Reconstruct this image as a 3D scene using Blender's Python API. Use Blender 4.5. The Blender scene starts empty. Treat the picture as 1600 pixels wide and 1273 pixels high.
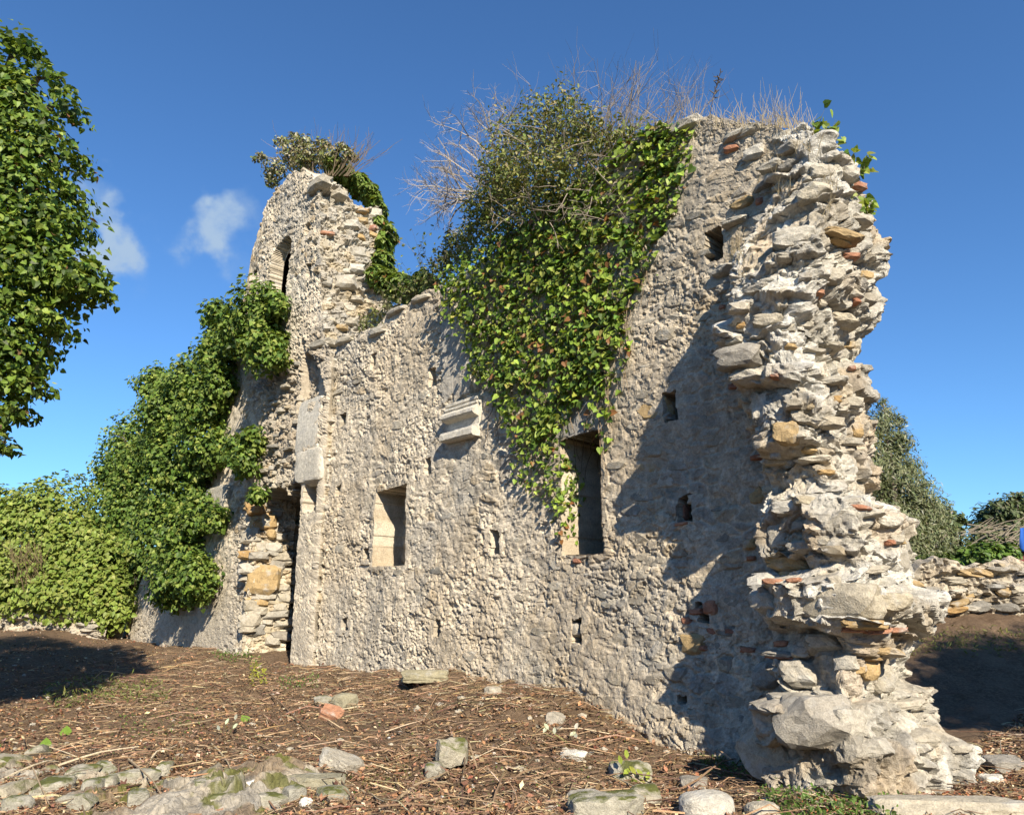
import bpy, math, random
import numpy as np
from mathutils import Vector, Matrix, Euler
from mathutils.bvhtree import BVHTree

sc = bpy.context.scene
col = sc.collection
random.seed(7)
RNG = np.random.default_rng(11)

# ------------------------------------------------------------------ camera, sky, sun, exposure
FPX, CX, CY, EYE = 1150.0, 800.0, 636.5, 1.55
TH = math.atan((955 - CY) / FPX)
cam_d = bpy.data.cameras.new('camera'); cam = bpy.data.objects.new('camera', cam_d); col.objects.link(cam)
cam.location = (0, 0, EYE); cam.rotation_euler = (math.pi / 2 + TH, 0, 0)
cam_d.sensor_width = 36; cam_d.lens = 36 * FPX / 1600; cam_d.clip_end = 2000; cam_d.clip_start = 0.05
sc.camera = cam

SUN_EL = math.radians(31)
SUN_H = Vector((0.31, -0.951)).normalized()          # horizontal direction towards the sun
SUN_DIR = Vector((SUN_H.x * math.cos(SUN_EL), SUN_H.y * math.cos(SUN_EL), math.sin(SUN_EL)))
sun_d = bpy.data.lights.new('sun', 'SUN'); sun = bpy.data.objects.new('sun', sun_d); col.objects.link(sun)
sun_d.energy = 5.0; sun_d.angle = math.radians(0.5); sun_d.color = (1.0, 0.89, 0.71)
sun.rotation_euler = SUN_DIR.to_track_quat('Z', 'Y').to_euler(); sun.location = (6, -20, 14)

def ray(px, py):
    a, c = px - CX, CY - py
    return np.array([a, FPX * math.cos(TH) - c * math.sin(TH), FPX * math.sin(TH) + c * math.cos(TH)])

world = bpy.data.worlds.new('World'); sc.world = world; world.use_nodes = True
wn, wl = world.node_tree.nodes, world.node_tree.links
wn.clear()
w_out = wn.new('ShaderNodeOutputWorld'); bg = wn.new('ShaderNodeBackground'); bg.inputs['Strength'].default_value = 0.06
sky = wn.new('ShaderNodeTexSky'); sky.sky_type = 'NISHITA'; sky.sun_disc = False
sky.sun_elevation = SUN_EL; sky.sun_rotation = math.atan2(SUN_H.x, SUN_H.y)
sky.air_density = 1.0; sky.dust_density = 0.1; sky.ozone_density = 2.6; sky.altitude = 100
tc = wn.new('ShaderNodeTexCoord')
cn = wn.new('ShaderNodeTexNoise'); cn.inputs['Scale'].default_value = 15.0; cn.inputs['Detail'].default_value = 5; cn.inputs['Roughness'].default_value = 0.55
wl.new(tc.outputs['Generated'], cn.inputs['Vector'])
cn2 = wn.new('ShaderNodeTexNoise'); cn2.inputs['Scale'].default_value = 13.0; cn2.inputs['Detail'].default_value = 4; cn2.inputs['Roughness'].default_value = 0.45
wl.new(tc.outputs['Generated'], cn2.inputs['Vector'])
wa = wn.new('ShaderNodeVectorMath'); wa.operation = 'MULTIPLY_ADD'; wa.inputs[1].default_value = (.022, .022, .022); wa.inputs[2].default_value = (-.011, -.011, -.011)
wl.new(cn2.outputs['Color'], wa.inputs[0])
wb = wn.new('ShaderNodeVectorMath'); wb.operation = 'ADD'; wl.new(tc.outputs['Generated'], wb.inputs[0]); wl.new(wa.outputs[0], wb.inputs[1])
prev = None
for (cx_, cy_, r_, a_) in [(258, 368, 66, 1.0), (235, 400, 80, .62), (318, 395, 70, .5), (152, 330, 46, .75), (140, 372, 60, .5), (392, 385, 52, .55), (180, 408, 70, .45), (60, 350, 60, .5)]:
    dv = Vector(ray(cx_, cy_)).normalized()
    dp = wn.new('ShaderNodeVectorMath'); dp.operation = 'DOT_PRODUCT'; dp.inputs[1].default_value = dv
    wl.new(wb.outputs[0], dp.inputs[0])
    mr = wn.new('ShaderNodeMapRange'); mr.interpolation_type = 'SMOOTHSTEP'
    mr.inputs['From Min'].default_value = math.cos(1.25 * r_ / 1150); mr.inputs['From Max'].default_value = 1.0
    mr.inputs['To Max'].default_value = a_
    wl.new(dp.outputs['Value'], mr.inputs['Value'])
    if prev is None: prev = mr.outputs['Result']
    else:
        mx = wn.new('ShaderNodeMath'); mx.operation = 'ADD'
        wl.new(prev, mx.inputs[0]); wl.new(mr.outputs['Result'], mx.inputs[1]); prev = mx.outputs[0]
nr = wn.new('ShaderNodeMapRange'); nr.inputs['From Min'].default_value = 0.36; nr.inputs['From Max'].default_value = 0.68
nr.inputs['To Min'].default_value = 0.1; nr.inputs['To Max'].default_value = 1.5
wl.new(cn.outputs['Fac'], nr.inputs['Value'])
mm = wn.new('ShaderNodeMath'); mm.operation = 'MULTIPLY'
wl.new(prev, mm.inputs[0]); wl.new(nr.outputs['Result'], mm.inputs[1])
ms_ = wn.new('ShaderNodeMapRange'); ms_.interpolation_type = 'SMOOTHSTEP'; ms_.inputs['From Min'].default_value = .05; ms_.inputs['From Max'].default_value = 3.0; wl.new(mm.outputs[0], ms_.inputs['Value'])
mm2 = wn.new('ShaderNodeMath'); mm2.operation = 'MULTIPLY'; mm2.inputs[1].default_value = 0.95; wl.new(ms_.outputs['Result'], mm2.inputs[0])
skm = wn.new('ShaderNodeMix'); skm.data_type = 'RGBA'; skm.inputs[7].default_value = (3.7, 5.0, 6.7, 1)
wl.new(mm2.outputs[0], skm.inputs[0]); 
skt = wn.new('ShaderNodeMix'); skt.data_type = 'RGBA'; skt.blend_type = 'MULTIPLY'; skt.inputs[0].default_value = 1; skt.inputs[7].default_value = (.77, 1.21, 1.62, 1)
wl.new(sky.outputs['Color'], skt.inputs[6]); wl.new(skt.outputs[2], skm.inputs[6])
wl.new(skm.outputs[2], bg.inputs['Color']); wl.new(bg.outputs[0], w_out.inputs[0])

sc.view_settings.view_transform = 'Standard'; sc.view_settings.look = 'None'
sc.view_settings.exposure = 0.92; sc.view_settings.gamma = 1.0; sc.view_settings.use_curve_mapping = False
sc.render.engine = 'CYCLES'
sc.cycles.max_bounces = 6; sc.cycles.diffuse_bounces = 2; sc.cycles.transparent_max_bounces = 4

# ------------------------------------------------------------------ numeric helpers
def h2(ix, iy, iz, s):
    h = (ix.astype(np.int64) * 374761393 + iy.astype(np.int64) * 668265263 + iz.astype(np.int64) * 2147483647 + s * 1274126177) & 0xffffffff
    h = ((h ^ (h >> 13)) * 1274126177) & 0xffffffff
    h = ((h ^ (h >> 16)) * 2246822519) & 0xffffffff
    return ((h ^ (h >> 15)) & 0xffffff) / float(0xffffff)

def vnoise(x, y, z, s=0):
    x, y, z = np.broadcast_arrays(np.asarray(x, float), np.asarray(y, float), np.asarray(z, float))
    ix, iy, iz = np.floor(x), np.floor(y), np.floor(z)
    fx, fy, fz = x - ix, y - iy, z - iz
    fx, fy, fz = [t * t * (3 - 2 * t) for t in (fx, fy, fz)]
    r = 0
    for a in (0, 1):
        for b in (0, 1):
            for c in (0, 1):
                w = (fx if a else 1 - fx) * (fy if b else 1 - fy) * (fz if c else 1 - fz)
                r = r + w * h2(ix + a, iy + b, iz + c, s)
    return r * 2 - 1

def fbm(x, y, z, octv=4, s=0, gain=0.5):
    r, a = 0, 1.0
    for i in range(octv):
        r = r + a * vnoise(x * 2 ** i + 17 * i, y * 2 ** i + 5 * i, z * 2 ** i + 9 * i, s + i); a *= gain
    return r

def worley(x, y, s=0, jit=0.8):
    ix, iy = np.floor(x), np.floor(y)
    F1 = np.full(x.shape, 9.0); F2 = np.full(x.shape, 9.0)
    I = np.zeros(x.shape); DX = np.zeros(x.shape); DY = np.zeros(x.shape)
    z0 = np.zeros(x.shape)
    for dx in (-1, 0, 1):
        for dy in (-1, 0, 1):
            jx, jy = ix + dx, iy + dy
            px = jx + 0.5 + jit * (h2(jx, jy, z0, s) - 0.5); py = jy + 0.5 + jit * (h2(jx, jy, z0 + 1, s) - 0.5)
            ex, ey = x - px, y - py
            d = np.sqrt(ex * ex + ey * ey)
            n = d < F1
            F2 = np.where(n, F1, np.minimum(F2, d))
            I = np.where(n, h2(jx, jy, z0 + 2, s), I); DX = np.where(n, ex, DX); DY = np.where(n, ey, DY)
            F1 = np.where(n, d, F1)
    return F1, F2, I, DX, DY

def sstep(a, b, x):
    t = np.clip((x - a) / (b - a), 0, 1); return t * t * (3 - 2 * t)

def frac(x): return x - np.floor(x)

def mix3(a, b, t):
    return a * (1 - t[..., None]) + np.asarray(b) * t[..., None]

# ------------------------------------------------------------------ mesh and object helpers
def link(o, parent=None, m=None):
    col.objects.link(o)
    if parent is not None: o.parent = parent
    return o

def raw_mesh(name, V, F, mat=None, C=None, smooth=False):
    """V (n,3), F list of index arrays (k,3) / (k,4), C per-vertex colour (n,3)."""
    me = bpy.data.meshes.new(name)
    V = np.ascontiguousarray(V, dtype=np.float32)
    Fs = [np.asarray(f, dtype=np.int32) for f in (F if isinstance(F, list) else [F]) if len(f)]
    me.vertices.add(len(V)); me.vertices.foreach_set('co', V.ravel())
    idx = np.concatenate([f.ravel() for f in Fs]); tot = np.concatenate([np.full(len(f), f.shape[1], np.int32) for f in Fs])
    me.loops.add(len(idx)); me.loops.foreach_set('vertex_index', idx)
    me.polygons.add(len(tot))
    st = np.concatenate([[0], np.cumsum(tot)[:-1]]).astype(np.int32)
    me.polygons.foreach_set('loop_start', st)
    me.polygons.foreach_set('use_smooth', np.full(len(tot), smooth))
    if C is not None:
        at = me.attributes.new('col', 'FLOAT_COLOR', 'POINT')
        c4 = np.ones((len(V), 4), np.float32); c4[:, :3] = C; at.data.foreach_set('color', c4.ravel())
    me.update(calc_edges=True)
    if mat: me.materials.append(mat)
    return me

def mesh_obj(name, me, parent=None): return link(bpy.data.objects.new(name, me), parent)

def tag(o, label=None, cat=None, group=None, kind=None):
    if label: o['label'] = label
    if cat: o['category'] = cat
    if group: o['group'] = group
    if kind: o['kind'] = kind
    return o

def empty(name, loc=(0, 0, 0), rz=0.0):
    o = bpy.data.objects.new(name, None); col.objects.link(o); o.location = loc; o.rotation_euler = (0, 0, rz); o.empty_display_size = 0.3
    return o

# ------------------------------------------------------------------ materials
def new_mat(name):
    m = bpy.data.materials.new(name); m.use_nodes = True
    return m, m.node_tree.nodes, m.node_tree.links, m.node_tree.nodes['Principled BSDF']

def noise_node(N, L, scale, detail=4, rough=0.6, coord='Object', vec=None):
    n = N.new('ShaderNodeTexNoise'); n.inputs['Scale'].default_value = scale; n.inputs['Detail'].default_value = detail; n.inputs['Roughness'].default_value = rough
    if vec is None:
        t = N.new('ShaderNodeTexCoord'); vec = t.outputs[coord]
    L.new(vec, n.inputs['Vector'])
    return n

def maprange(N, L, src, a, b, c, d):
    m = N.new('ShaderNodeMapRange'); m.inputs['From Min'].default_value = a; m.inputs['From Max'].default_value = b
    m.inputs['To Min'].default_value = c; m.inputs['To Max'].default_value = d; L.new(src, m.inputs['Value']); return m.outputs['Result']

def mixc(N, L, fac, a, b, mode='MIX'):
    m = N.new('ShaderNodeMix'); m.data_type = 'RGBA'; m.blend_type = mode
    for s, v in ((0, fac), (6, a), (7, b)):
        if hasattr(v, 'links'): L.new(v, m.inputs[s])
        elif isinstance(v, tuple): m.inputs[s].default_value = (*v, 1)
        else: m.inputs[s].default_value = v
    return m.outputs[2]

def bump(N, L, P, h, strength, dist):
    b = N.new('ShaderNodeBump'); b.inputs['Strength'].default_value = strength; b.inputs['Distance'].default_value = dist
    L.new(h, b.inputs['Height']); L.new(b.outputs[0], P.inputs['Normal'])

def masonry_mat(name, fine=38.0, bs=0.7, lich=0.25, lo=.62, hi=1.34, dist=.02):
    m, N, L, P = new_mat(name)
    a = N.new('ShaderNodeAttribute'); a.attribute_name = 'col'
    n1 = noise_node(N, L, fine, 6, 0.7); n2 = noise_node(N, L, 7.0, 5, 0.65); n3 = noise_node(N, L, 90.0, 3, 0.6)
    v = maprange(N, L, n1.outputs['Fac'], 0.25, 0.75, lo, hi)
    c = mixc(N, L, 1.0, a.outputs['Color'], v, 'MULTIPLY')
    v2 = maprange(N, L, n2.outputs['Fac'], 0.3, 0.7, 0.74, 1.22)
    c = mixc(N, L, 1.0, c, v2, 'MULTIPLY')
    f = maprange(N, L, n2.outputs['Fac'], 0.56, 0.66, 0.0, lich)
    c = mixc(N, L, f, c, (0.20, 0.195, 0.175))
    L.new(c, P.inputs['Base Color']); P.inputs['Roughness'].default_value = 0.95; P.inputs['Specular IOR Level'].default_value = 0.15
    ad = N.new('ShaderNodeMath'); ad.operation = 'ADD'; L.new(n1.outputs['Fac'], ad.inputs[0]); L.new(n3.outputs['Fac'], ad.inputs[1])
    bump(N, L, P, ad.outputs[0], bs, dist)
    return m

def stone_mat(name, ramp, bs=0.6, moss=0.0, scale=14.0):
    m, N, L, P = new_mat(name)
    oi = N.new('ShaderNodeObjectInfo'); cr = N.new('ShaderNodeValToRGB')
    e = cr.color_ramp.elements
    while len(e) < len(ramp): e.new(0.5)
    for i, c in enumerate(ramp): e[i].position = i / (len(ramp) - 1 + 1e-6); e[i].color = (*c, 1)
    L.new(oi.outputs['Random'], cr.inputs[0])
    tcn = N.new('ShaderNodeTexCoord'); geo = N.new('ShaderNodeNewGeometry')
    n1 = noise_node(N, L, scale, 6, 0.68, vec=geo.outputs['Position']); n2 = noise_node(N, L, scale * 5, 4, 0.65, vec=geo.outputs['Position'])
    n4 = noise_node(N, L, 5.0, 4, 0.6, vec=geo.outputs['Position'])
    c = mixc(N, L, 1.0, cr.outputs[0], maprange(N, L, n1.outputs['Fac'], 0.25, 0.75, 0.62, 1.32), 'MULTIPLY')
    c = mixc(N, L, 1.0, c, maprange(N, L, n2.outputs['Fac'], 0.3, 0.7, 0.78, 1.2), 'MULTIPLY')
    c = mixc(N, L, maprange(N, L, n4.outputs['Fac'], 0.55, 0.68, 0.0, 0.55), c, (0.44, 0.43, 0.40))
    if moss > 0:
        nz = N.new('ShaderNodeSeparateXYZ'); L.new(geo.outputs['Normal'], nz.inputs[0])
        up = maprange(N, L, nz.outputs['Z'], 0.1, 0.8, 0.0, 1.0)
        mf = maprange(N, L, n4.outputs['Fac'], 0.44, 0.56, 0.0, moss)
        mu = N.new('ShaderNodeMath'); mu.operation = 'MULTIPLY'; L.new(up, mu.inputs[0]); L.new(mf, mu.inputs[1])
        c = mixc(N, L, mu.outputs[0], c, (0.085, 0.095, 0.018))
    L.new(c, P.inputs['Base Color']); P.inputs['Roughness'].default_value = 0.92; P.inputs['Specular IOR Level'].default_value = 0.2
    ad = N.new('ShaderNodeMath'); ad.operation = 'ADD'; L.new(n1.outputs['Fac'], ad.inputs[0]); L.new(n2.outputs['Fac'], ad.inputs[1])
    bump(N, L, P, ad.outputs[0], bs, 0.03)
    return m

def attr_mat(name, rough=0.6, trans=0.0, spec=0.35, vary=0.25):
    m, N, L, P = new_mat(name)
    a = N.new('ShaderNodeAttribute'); a.attribute_name = 'col'
    n1 = noise_node(N, L, 60.0, 2, 0.5)
    c = mixc(N, L, 1.0, a.outputs['Color'], maprange(N, L, n1.outputs['Fac'], 0.3, 0.7, 1 - vary, 1 + vary), 'MULTIPLY')
    L.new(c, P.inputs['Base Color']); P.inputs['Roughness'].default_value = rough; P.inputs['Specular IOR Level'].default_value = spec
    if trans > 0:
        t = N.new('ShaderNodeBsdfTranslucent'); mx = N.new('ShaderNodeMixShader'); mx.inputs[0].default_value = trans
        tc_ = mixc(N, L, 1.0, c, (1.25, 1.15, 0.45), 'MULTIPLY'); L.new(tc_, t.inputs['Color'])
        out = N['Material Output']; L.new(P.outputs[0], mx.inputs[1]); L.new(t.outputs[0], mx.inputs[2]); L.new(mx.outputs[0], out.inputs[0])
    return m

M_WALL = masonry_mat('lime_rubble_masonry', 38, .7, .22, .62, 1.38, .02)
M_PIER = masonry_mat('broken_core_masonry', 27.0, .85, 0.2, .60, 1.40, .024)
GREYS = [(0.20, 0.19, 0.17), (0.30, 0.275, 0.235), (0.36, 0.32, 0.25), (0.26, 0.235, 0.20), (0.40, 0.37, 0.31), (0.33, 0.27, 0.18), (0.24, 0.225, 0.20)]
M_STONE = stone_mat('rubble_stone', GREYS)
M_PALE = stone_mat('pale_weathered_stone', [(0.42, 0.38, 0.31), (0.36, 0.325, 0.26), (0.46, 0.43, 0.37), (0.38, 0.33, 0.24), (0.34, 0.32, 0.28)])
M_FACE = stone_mat('mortared_face_stone', [(0.24, 0.215, 0.175), (0.30, 0.265, 0.205), (0.21, 0.20, 0.175), (0.27, 0.24, 0.19), (0.33, 0.29, 0.225)])
M_OCHRE = stone_mat('ochre_sandstone', [(0.36, 0.23, 0.10), (0.40, 0.29, 0.15), (0.33, 0.24, 0.13)])
M_BRICK = stone_mat('terracotta_brick', [(0.33, 0.15, 0.09), (0.38, 0.20, 0.125), (0.28, 0.135, 0.09)])
M_DRESS = stone_mat('dressed_limestone', [(0.60, 0.565, 0.49), (0.54, 0.50, 0.42)], 0.6)
M_MOSSY = stone_mat('mossy_fieldstone', [(0.34, 0.32, 0.26), (0.40, 0.37, 0.30), (0.28, 0.27, 0.23), (0.37, 0.33, 0.25)], 0.6, 0.95)
M_SLATE = stone_mat('greenish_flagstone', [(0.30, 0.27, 0.18), (0.27, 0.25, 0.18)])
M_WHITE = stone_mat('white_marble_chip', [(0.68, 0.66, 0.62), (0.6, 0.58, 0.54)], 0.3)
M_IVY = attr_mat('ivy_leaf', 0.5, 0.30, 0.3, .15)
M_DULL = attr_mat('shrub_leaf', 0.6, 0.22, 0.3)
M_BARK = attr_mat('bark_and_twig', 0.9, 0.0, 0.15)
M_LIT = attr_mat('dry_litter', 0.8, 0.10, 0.2)

# ------------------------------------------------------------------ ruin frame: local X along the wall (right), Y inwards, Z up
ANG = math.radians(42.7)
W0 = np.array([2.60073, 8.59620, 0.0])
XA = np.array([math.sin(ANG), -math.cos(ANG), 0]); YA = np.array([math.cos(ANG), math.sin(ANG), 0])
RZ = math.atan2(XA[1], XA[0])
CAMP = np.array([0, 0, EYE])
def to_world(P):
    P = np.asarray(P, float); return W0 + P[..., 0:1] * XA + P[..., 1:2] * YA + P[..., 2:3] * np.array([0, 0, 1.0])
def on_plane(px, py, y=0.0):
    """where the sight line to a photo point meets the plane local Y = y: (q, z)"""
    r = ray(px, py); t = ((W0 + YA * y - CAMP) @ YA) / (r @ YA); p = CAMP + r * t
    return float((p - W0) @ XA), float(p[2])

# ------------------------------------------------------------------ ground height (thin-plate through surveyed points)
gp = []
for (u, z) in [(-2.2, .02), (0, 0), (.97, .08), (2.24, .42), (3.6, .55), (5.35, .61), (8, .52), (10.31, .46), (13.9, .58), (18, .62), (22, .66)]:
    gp.append((*to_world([-u, -0.1, 0])[:2], z)); gp.append((*to_world([-u, 1.5, 0])[:2], z + .1))
for (px, py, Y) in [(0, 1273, 6.5), (400, 1273, 6.5), (800, 1273, 6.5), (1200, 1273, 6.4), (1600, 1273, 6.3), (0, 1195, 8.3), (400, 1190, 8.5), (800, 1190, 8.6), (1560, 1195, 8.0),
                    (-300, 1200, 8.2), (1900, 1200, 8.0), (0, 1095, 12.8), (250, 1070, 14.5), (-300, 1090, 13), (0, 985, 25), (120, 985, 24.5), (-400, 985, 25), (600, 1100, 11.8), (420, 1070, 13.8),
                    (1500, 1110, 10.3), (1500, 1030, 12.3), (1700, 1030, 12.3), (1450, 968, 14.3), (1600, 966, 14), (1900, 966, 14.0)]:
    r = ray(px, py); t = Y / r[1]; p = CAMP + r * t; gp.append((p[0], p[1], p[2]))
for (x, y, z) in [(0, 3, -.05), (0, 0, -.05), (-6, 2, 0), (7, 2, 0), (0, -6, 0), (12, -4, 0), (-12, -4, 0), (12, 18, 1.5), (7, 20, 1.5), (0, 22, 1.0), (-6, 28, 1.0), (16, 9, .8), (-18, 12, .5), (-20, 28, 1.0)]:
    gp.append((x, y, z))
for a in range(12):
    gp.append((60 * math.cos(a * math.pi / 6), 60 * math.sin(a * math.pi / 6), 0.9)); gp.append((300 * math.cos(a * math.pi / 6), 300 * math.sin(a * math.pi / 6), 0.9))
gp = np.array(gp)
def tpsk(d): return np.where(d > 1e-9, d * d * np.log(d + 1e-12), 0.0)
_D = np.sqrt(((gp[:, None, :2] - gp[None, :, :2]) ** 2).sum(-1))
_n = len(gp); _A = np.zeros((_n + 3, _n + 3)); _A[:_n, :_n] = tpsk(_D) + np.eye(_n) * 0.08
_A[:_n, _n] = 1; _A[:_n, _n + 1:] = gp[:, :2]; _A[_n, :_n] = 1; _A[_n + 1:, :_n] = gp[:, :2].T
_W = np.linalg.solve(_A, np.concatenate([gp[:, 2], [0, 0, 0]]))
def ground_smooth(x, y):
    x = np.asarray(x, float); y = np.asarray(y, float)
    r = _W[_n] + _W[_n + 1] * x + _W[_n + 2] * y
    for i in range(_n):
        d = np.sqrt((x - gp[i, 0]) ** 2 + (y - gp[i, 1]) ** 2); r = r + _W[i] * tpsk(d)
    far = sstep(45, 70, np.sqrt(x * x + y * y)); return r * (1 - far) + 0.9 * far
def ground_z(x, y):
    x = np.asarray(x, float); y = np.asarray(y, float)
    return ground_smooth(x, y) + 0.07 * fbm(x * .9, y * .9, 0 * x, 3, 40) + 0.035 * fbm(x * 3.5, y * 3.5, 0 * x, 3, 44)
def on_ground(px, py):
    r = ray(px, py); z = 0.0
    for _ in range(14):
        t = (z - EYE) / min(r[2], -1e-3); p = CAMP + r * t
        z = 0.5 * z + 0.5 * float(ground_z(p[0], p[1]))
    return np.array([p[0], p[1], float(ground_z(p[0], p[1]))])
def on_ground_many(P):
    R = np.array([ray(a, b) for a, b in P]); z = np.zeros(len(P))
    for _ in range(12):
        t = (z - EYE) / np.minimum(R[:, 2], -1e-3); X = CAMP[None] + R * t[:, None]; z = 0.5 * z + 0.5 * ground_z(X[:, 0], X[:, 1])
    return np.stack([X[:, 0], X[:, 1], ground_z(X[:, 0], X[:, 1])], 1)

# ------------------------------------------------------------------ masonry sheets
PL = np.array([0.575, 0.505, 0.40])
def masonry(s, z, seed, cw=0.26, ch=0.15, cover=0.55, rough=1.0, amp=1.0, pit=1.0):
    wx = 0.35 * fbm(s * 2.2, z * 2.2, 0 * s, 2, seed + 3); wy = 0.35 * fbm(s * 2.2, z * 2.2, 0 * s + 7, 2, seed + 4)
    F1, F2, I, DX, DY = worley(s / cw + wx, z / ch + wy, seed)
    e = F2 - F1; vis_ = sstep(-.25, .25, fbm(s * 2.6, z * 2.6, 0 * s + 4, 3, seed + 60)); prof = sstep(0.03, 0.26, e) * (1 - pit * .8 * (1 - vis_)) + pit * .8 * (1 - vis_)
    st = prof * (0.018 + 0.05 * I) + prof * (DX * (frac(I * 13) - .5) + DY * (frac(I * 29) - .5)) * 0.07
    a = s / 0.105 + 0.5 * wx + z * 1.6; b = z / 0.07 - s * 2.2
    G1, G2, J, EX, EY = worley(a, b, seed + 50)
    chips = (EX * (frac(J * 17) - .35) + EY * (frac(J * 31) - .6)) * 0.045 + (J - .5) * 0.022
    G3, G4, K, HX, HY = worley(s / 0.045 + 3 * wx, z / 0.035 + 3 * wy, seed + 90)
    chips = chips + (K - .5) * 0.012 + HX * (frac(K * 7) - .4) * 0.016
    pm = sstep(-0.15, 0.25, fbm(s * 0.8, z * 0.8, 0 * s, 3, seed + 20) + (cover - 0.5) * 1.6)
    H = (st * amp + chips * 0.5) * (1 - pm) + (0.03 + chips * .8 + st * 0.25 * amp) * pm
    n1 = fbm(s * 15 + 2 * wx, z * 12 + s * 5, 0 * s, 3, seed + 70, .6); n2_ = fbm(s * 6 + 3 * wx, z * 10 + s * 2, 0 * s + 3, 3, seed + 74, .6)
    pmod = .35 + .65 * sstep(-.35, .35, fbm(s * 1.1, z * 1.1, 0 * s + 8, 3, seed + 77))
    H = (H - .03) * (.55 + .45 * pmod) + .03 - pit * pmod * (.024 * sstep(.15, .65, n1) + .028 * sstep(.32, .85, n2_))
    H = H * rough + 0.05 * fbm(s * .6, z * .6, 0 * s, 2, seed + 30) + 0.016 * fbm(s * 5, z * 5, 0 * s, 3, seed + 33)
    sc_ = np.array([[.22, .205, .18], [.31, .28, .225], [.27, .235, .18], [.36, .32, .255], [.25, .24, .22], [.33, .26, .17]])[(I * 5.99).astype(int)]
    smask = prof * (1 - pm * 0.8) * (.35 + .65 * vis_) * min(1.0, .5 + amp * .6)
    C = mix3(np.broadcast_to(PL, (*s.shape, 3)), np.zeros(3), 0 * s)
    C = C * (1 - smask[..., None]) + sc_ * smask[..., None]
    C = C * (1 + 0.30 * (J - .5) + .22 * (K - .5))[..., None]
    gs_ = sstep(.1, .55, fbm(s * 1.6 + 3, z * 1.1, 0 * s, 4, seed + 81)); C = mix3(C, np.array([.33, .315, .285]), .45 * gs_)
    ds_ = sstep(.2, .6, fbm(s * 4.5, z * 3.5, 0 * s, 3, seed + 85)); C = mix3(C, np.array([.27, .235, .185]), .35 * ds_)
    return H, C, I, prof

def sheet(name, X, Y, Z, NX, NY, H, C, mat, parent, thick=None, back=True, keep=None):
    """grid of rows (bottom to top) x columns, pushed out along (NX, NY) by H; thick: the top is carried back that far"""
    P = np.stack([X + NX * H, Y + NY * H, Z], -1)
    if thick is not None:
        rows = []; crow = []
        for k in range(1, 13):
            f = k / 12
            zz = Z[-1] + 0.10 * fbm(X[-1] * 3, 0 * X[-1] + f * thick * 3, 0 * X[-1], 3, 71) * min(1, f * 3)
            rows.append(np.stack([X[-1] - NX[-1] * thick * f + NX[-1] * H[-1] * (1 - f), Y[-1] - NY[-1] * thick * f + NY[-1] * H[-1] * (1 - f), zz], -1)); crow.append(C[-1])
        if back: b = rows[-1].copy(); b[:, 2] = Z[0]; rows.append(b); crow.append(C[-1])
        P = np.concatenate([P, np.array(rows)], 0); C = np.concatenate([C, np.array(crow)], 0)
    R, K = P.shape[:2]
    i = np.arange(R * K).reshape(R, K)
    F = np.stack([i[:-1, :-1], i[:-1, 1:], i[1:, 1:], i[1:, :-1]], -1).reshape(-1, 4)
    if keep is not None:
        kk = np.ones((R, K), bool); kk[:keep.shape[0]] = keep
        F = F[kk.reshape(-1)[F].any(1)]
    me = raw_mesh(name, P.reshape(-1, 3), F, mat, C.reshape(-1, 3))
    o = mesh_obj(name, me, parent)
    BV.append((P.reshape(-1, 3), F)); return o

BV = []
ruin = empty('ruined_building', W0, RZ)
tag(ruin, 'tall roofless rubble stone ruin with gable tower, window niches and a broken right end', 'ruin')

def interp(tab):
    t = np.array(sorted(tab)); return lambda v: np.interp(v, t[:, 0], t[:, 1])

def rect_mask(q, z, q0, q1, z0, z1, jit=0.02, seed=0, arch=False, fr=9.0):
    j = jit * fbm(q * fr, z * fr, 0 * q, 2, 300 + seed)
    d = np.minimum(np.minimum(q - q0, q1 - q), np.minimum(z - z0, z1 - z))
    if arch:
        r = (q1 - q0) / 2; c = (q0 + q1) / 2; zc = z1 - r
        d = np.where(z > zc, r - np.hypot(q - c, z - zc), d)
    return d + j > 0

# --- main wall
def pq(px, py): return on_plane(px, py)
U_END = 9.72
def main_top(q):
    pts = [(1245, 203), (1180, 190), (1110, 186), (1030, 192), (960, 240), (880, 300), (800, 372), (740, 412), (700, 446), (665, 462), (620, 482), (590, 516), (560, 520), (520, 530), (480, 532)]
    return interp([pq(*p) for p in pts])(q)
qs = np.concatenate([np.linspace(1.08, -3.0, 262), np.linspace(-3.02, -U_END, 330)])[::-1]
nz_ = 540
ztop = main_top(qs) + 0.09 * fbm(qs * 2.3, 0 * qs, 0 * qs, 4, 5)
zb = -0.5
tz = np.linspace(0, 1, nz_)[:, None]
Z = zb + (ztop[None] - zb) * tz; Q = np.broadcast_to(qs, Z.shape)
cover = 0.62 - 0.45 * sstep(-4.5, -1.5, Q) + 0.1 * sstep(4, 2, Z)
H, C, I, prof = masonry(Q, Z, 1, 0.32, 0.17, cover, .85, .46, 1.1)
# smooth grey render strip above the corbel, plinth swelling at the right foot
q_s0, _ = pq(692, 560); q_s1, _ = pq(742, 560); _, z_s1 = pq(715, 495); _, z_s0 = pq(720, 622)
strip = rect_mask(Q, Z, q_s0, q_s1, z_s0, z_s1, .12, 1)
H = np.where(strip, 0.06 + 0.3 * (H - .02) + 0.03 * sstep(z_s0 + .9, z_s0 + 1.0, Z + 0.25 * Q), H); C = np.where(strip[..., None], C * .45 + np.array([.31, .30, .28]) * .55, C)
H = H + 0.16 * sstep(1.3, 0.0, Z) * sstep(-2.6, -1.2, Q)
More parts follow.
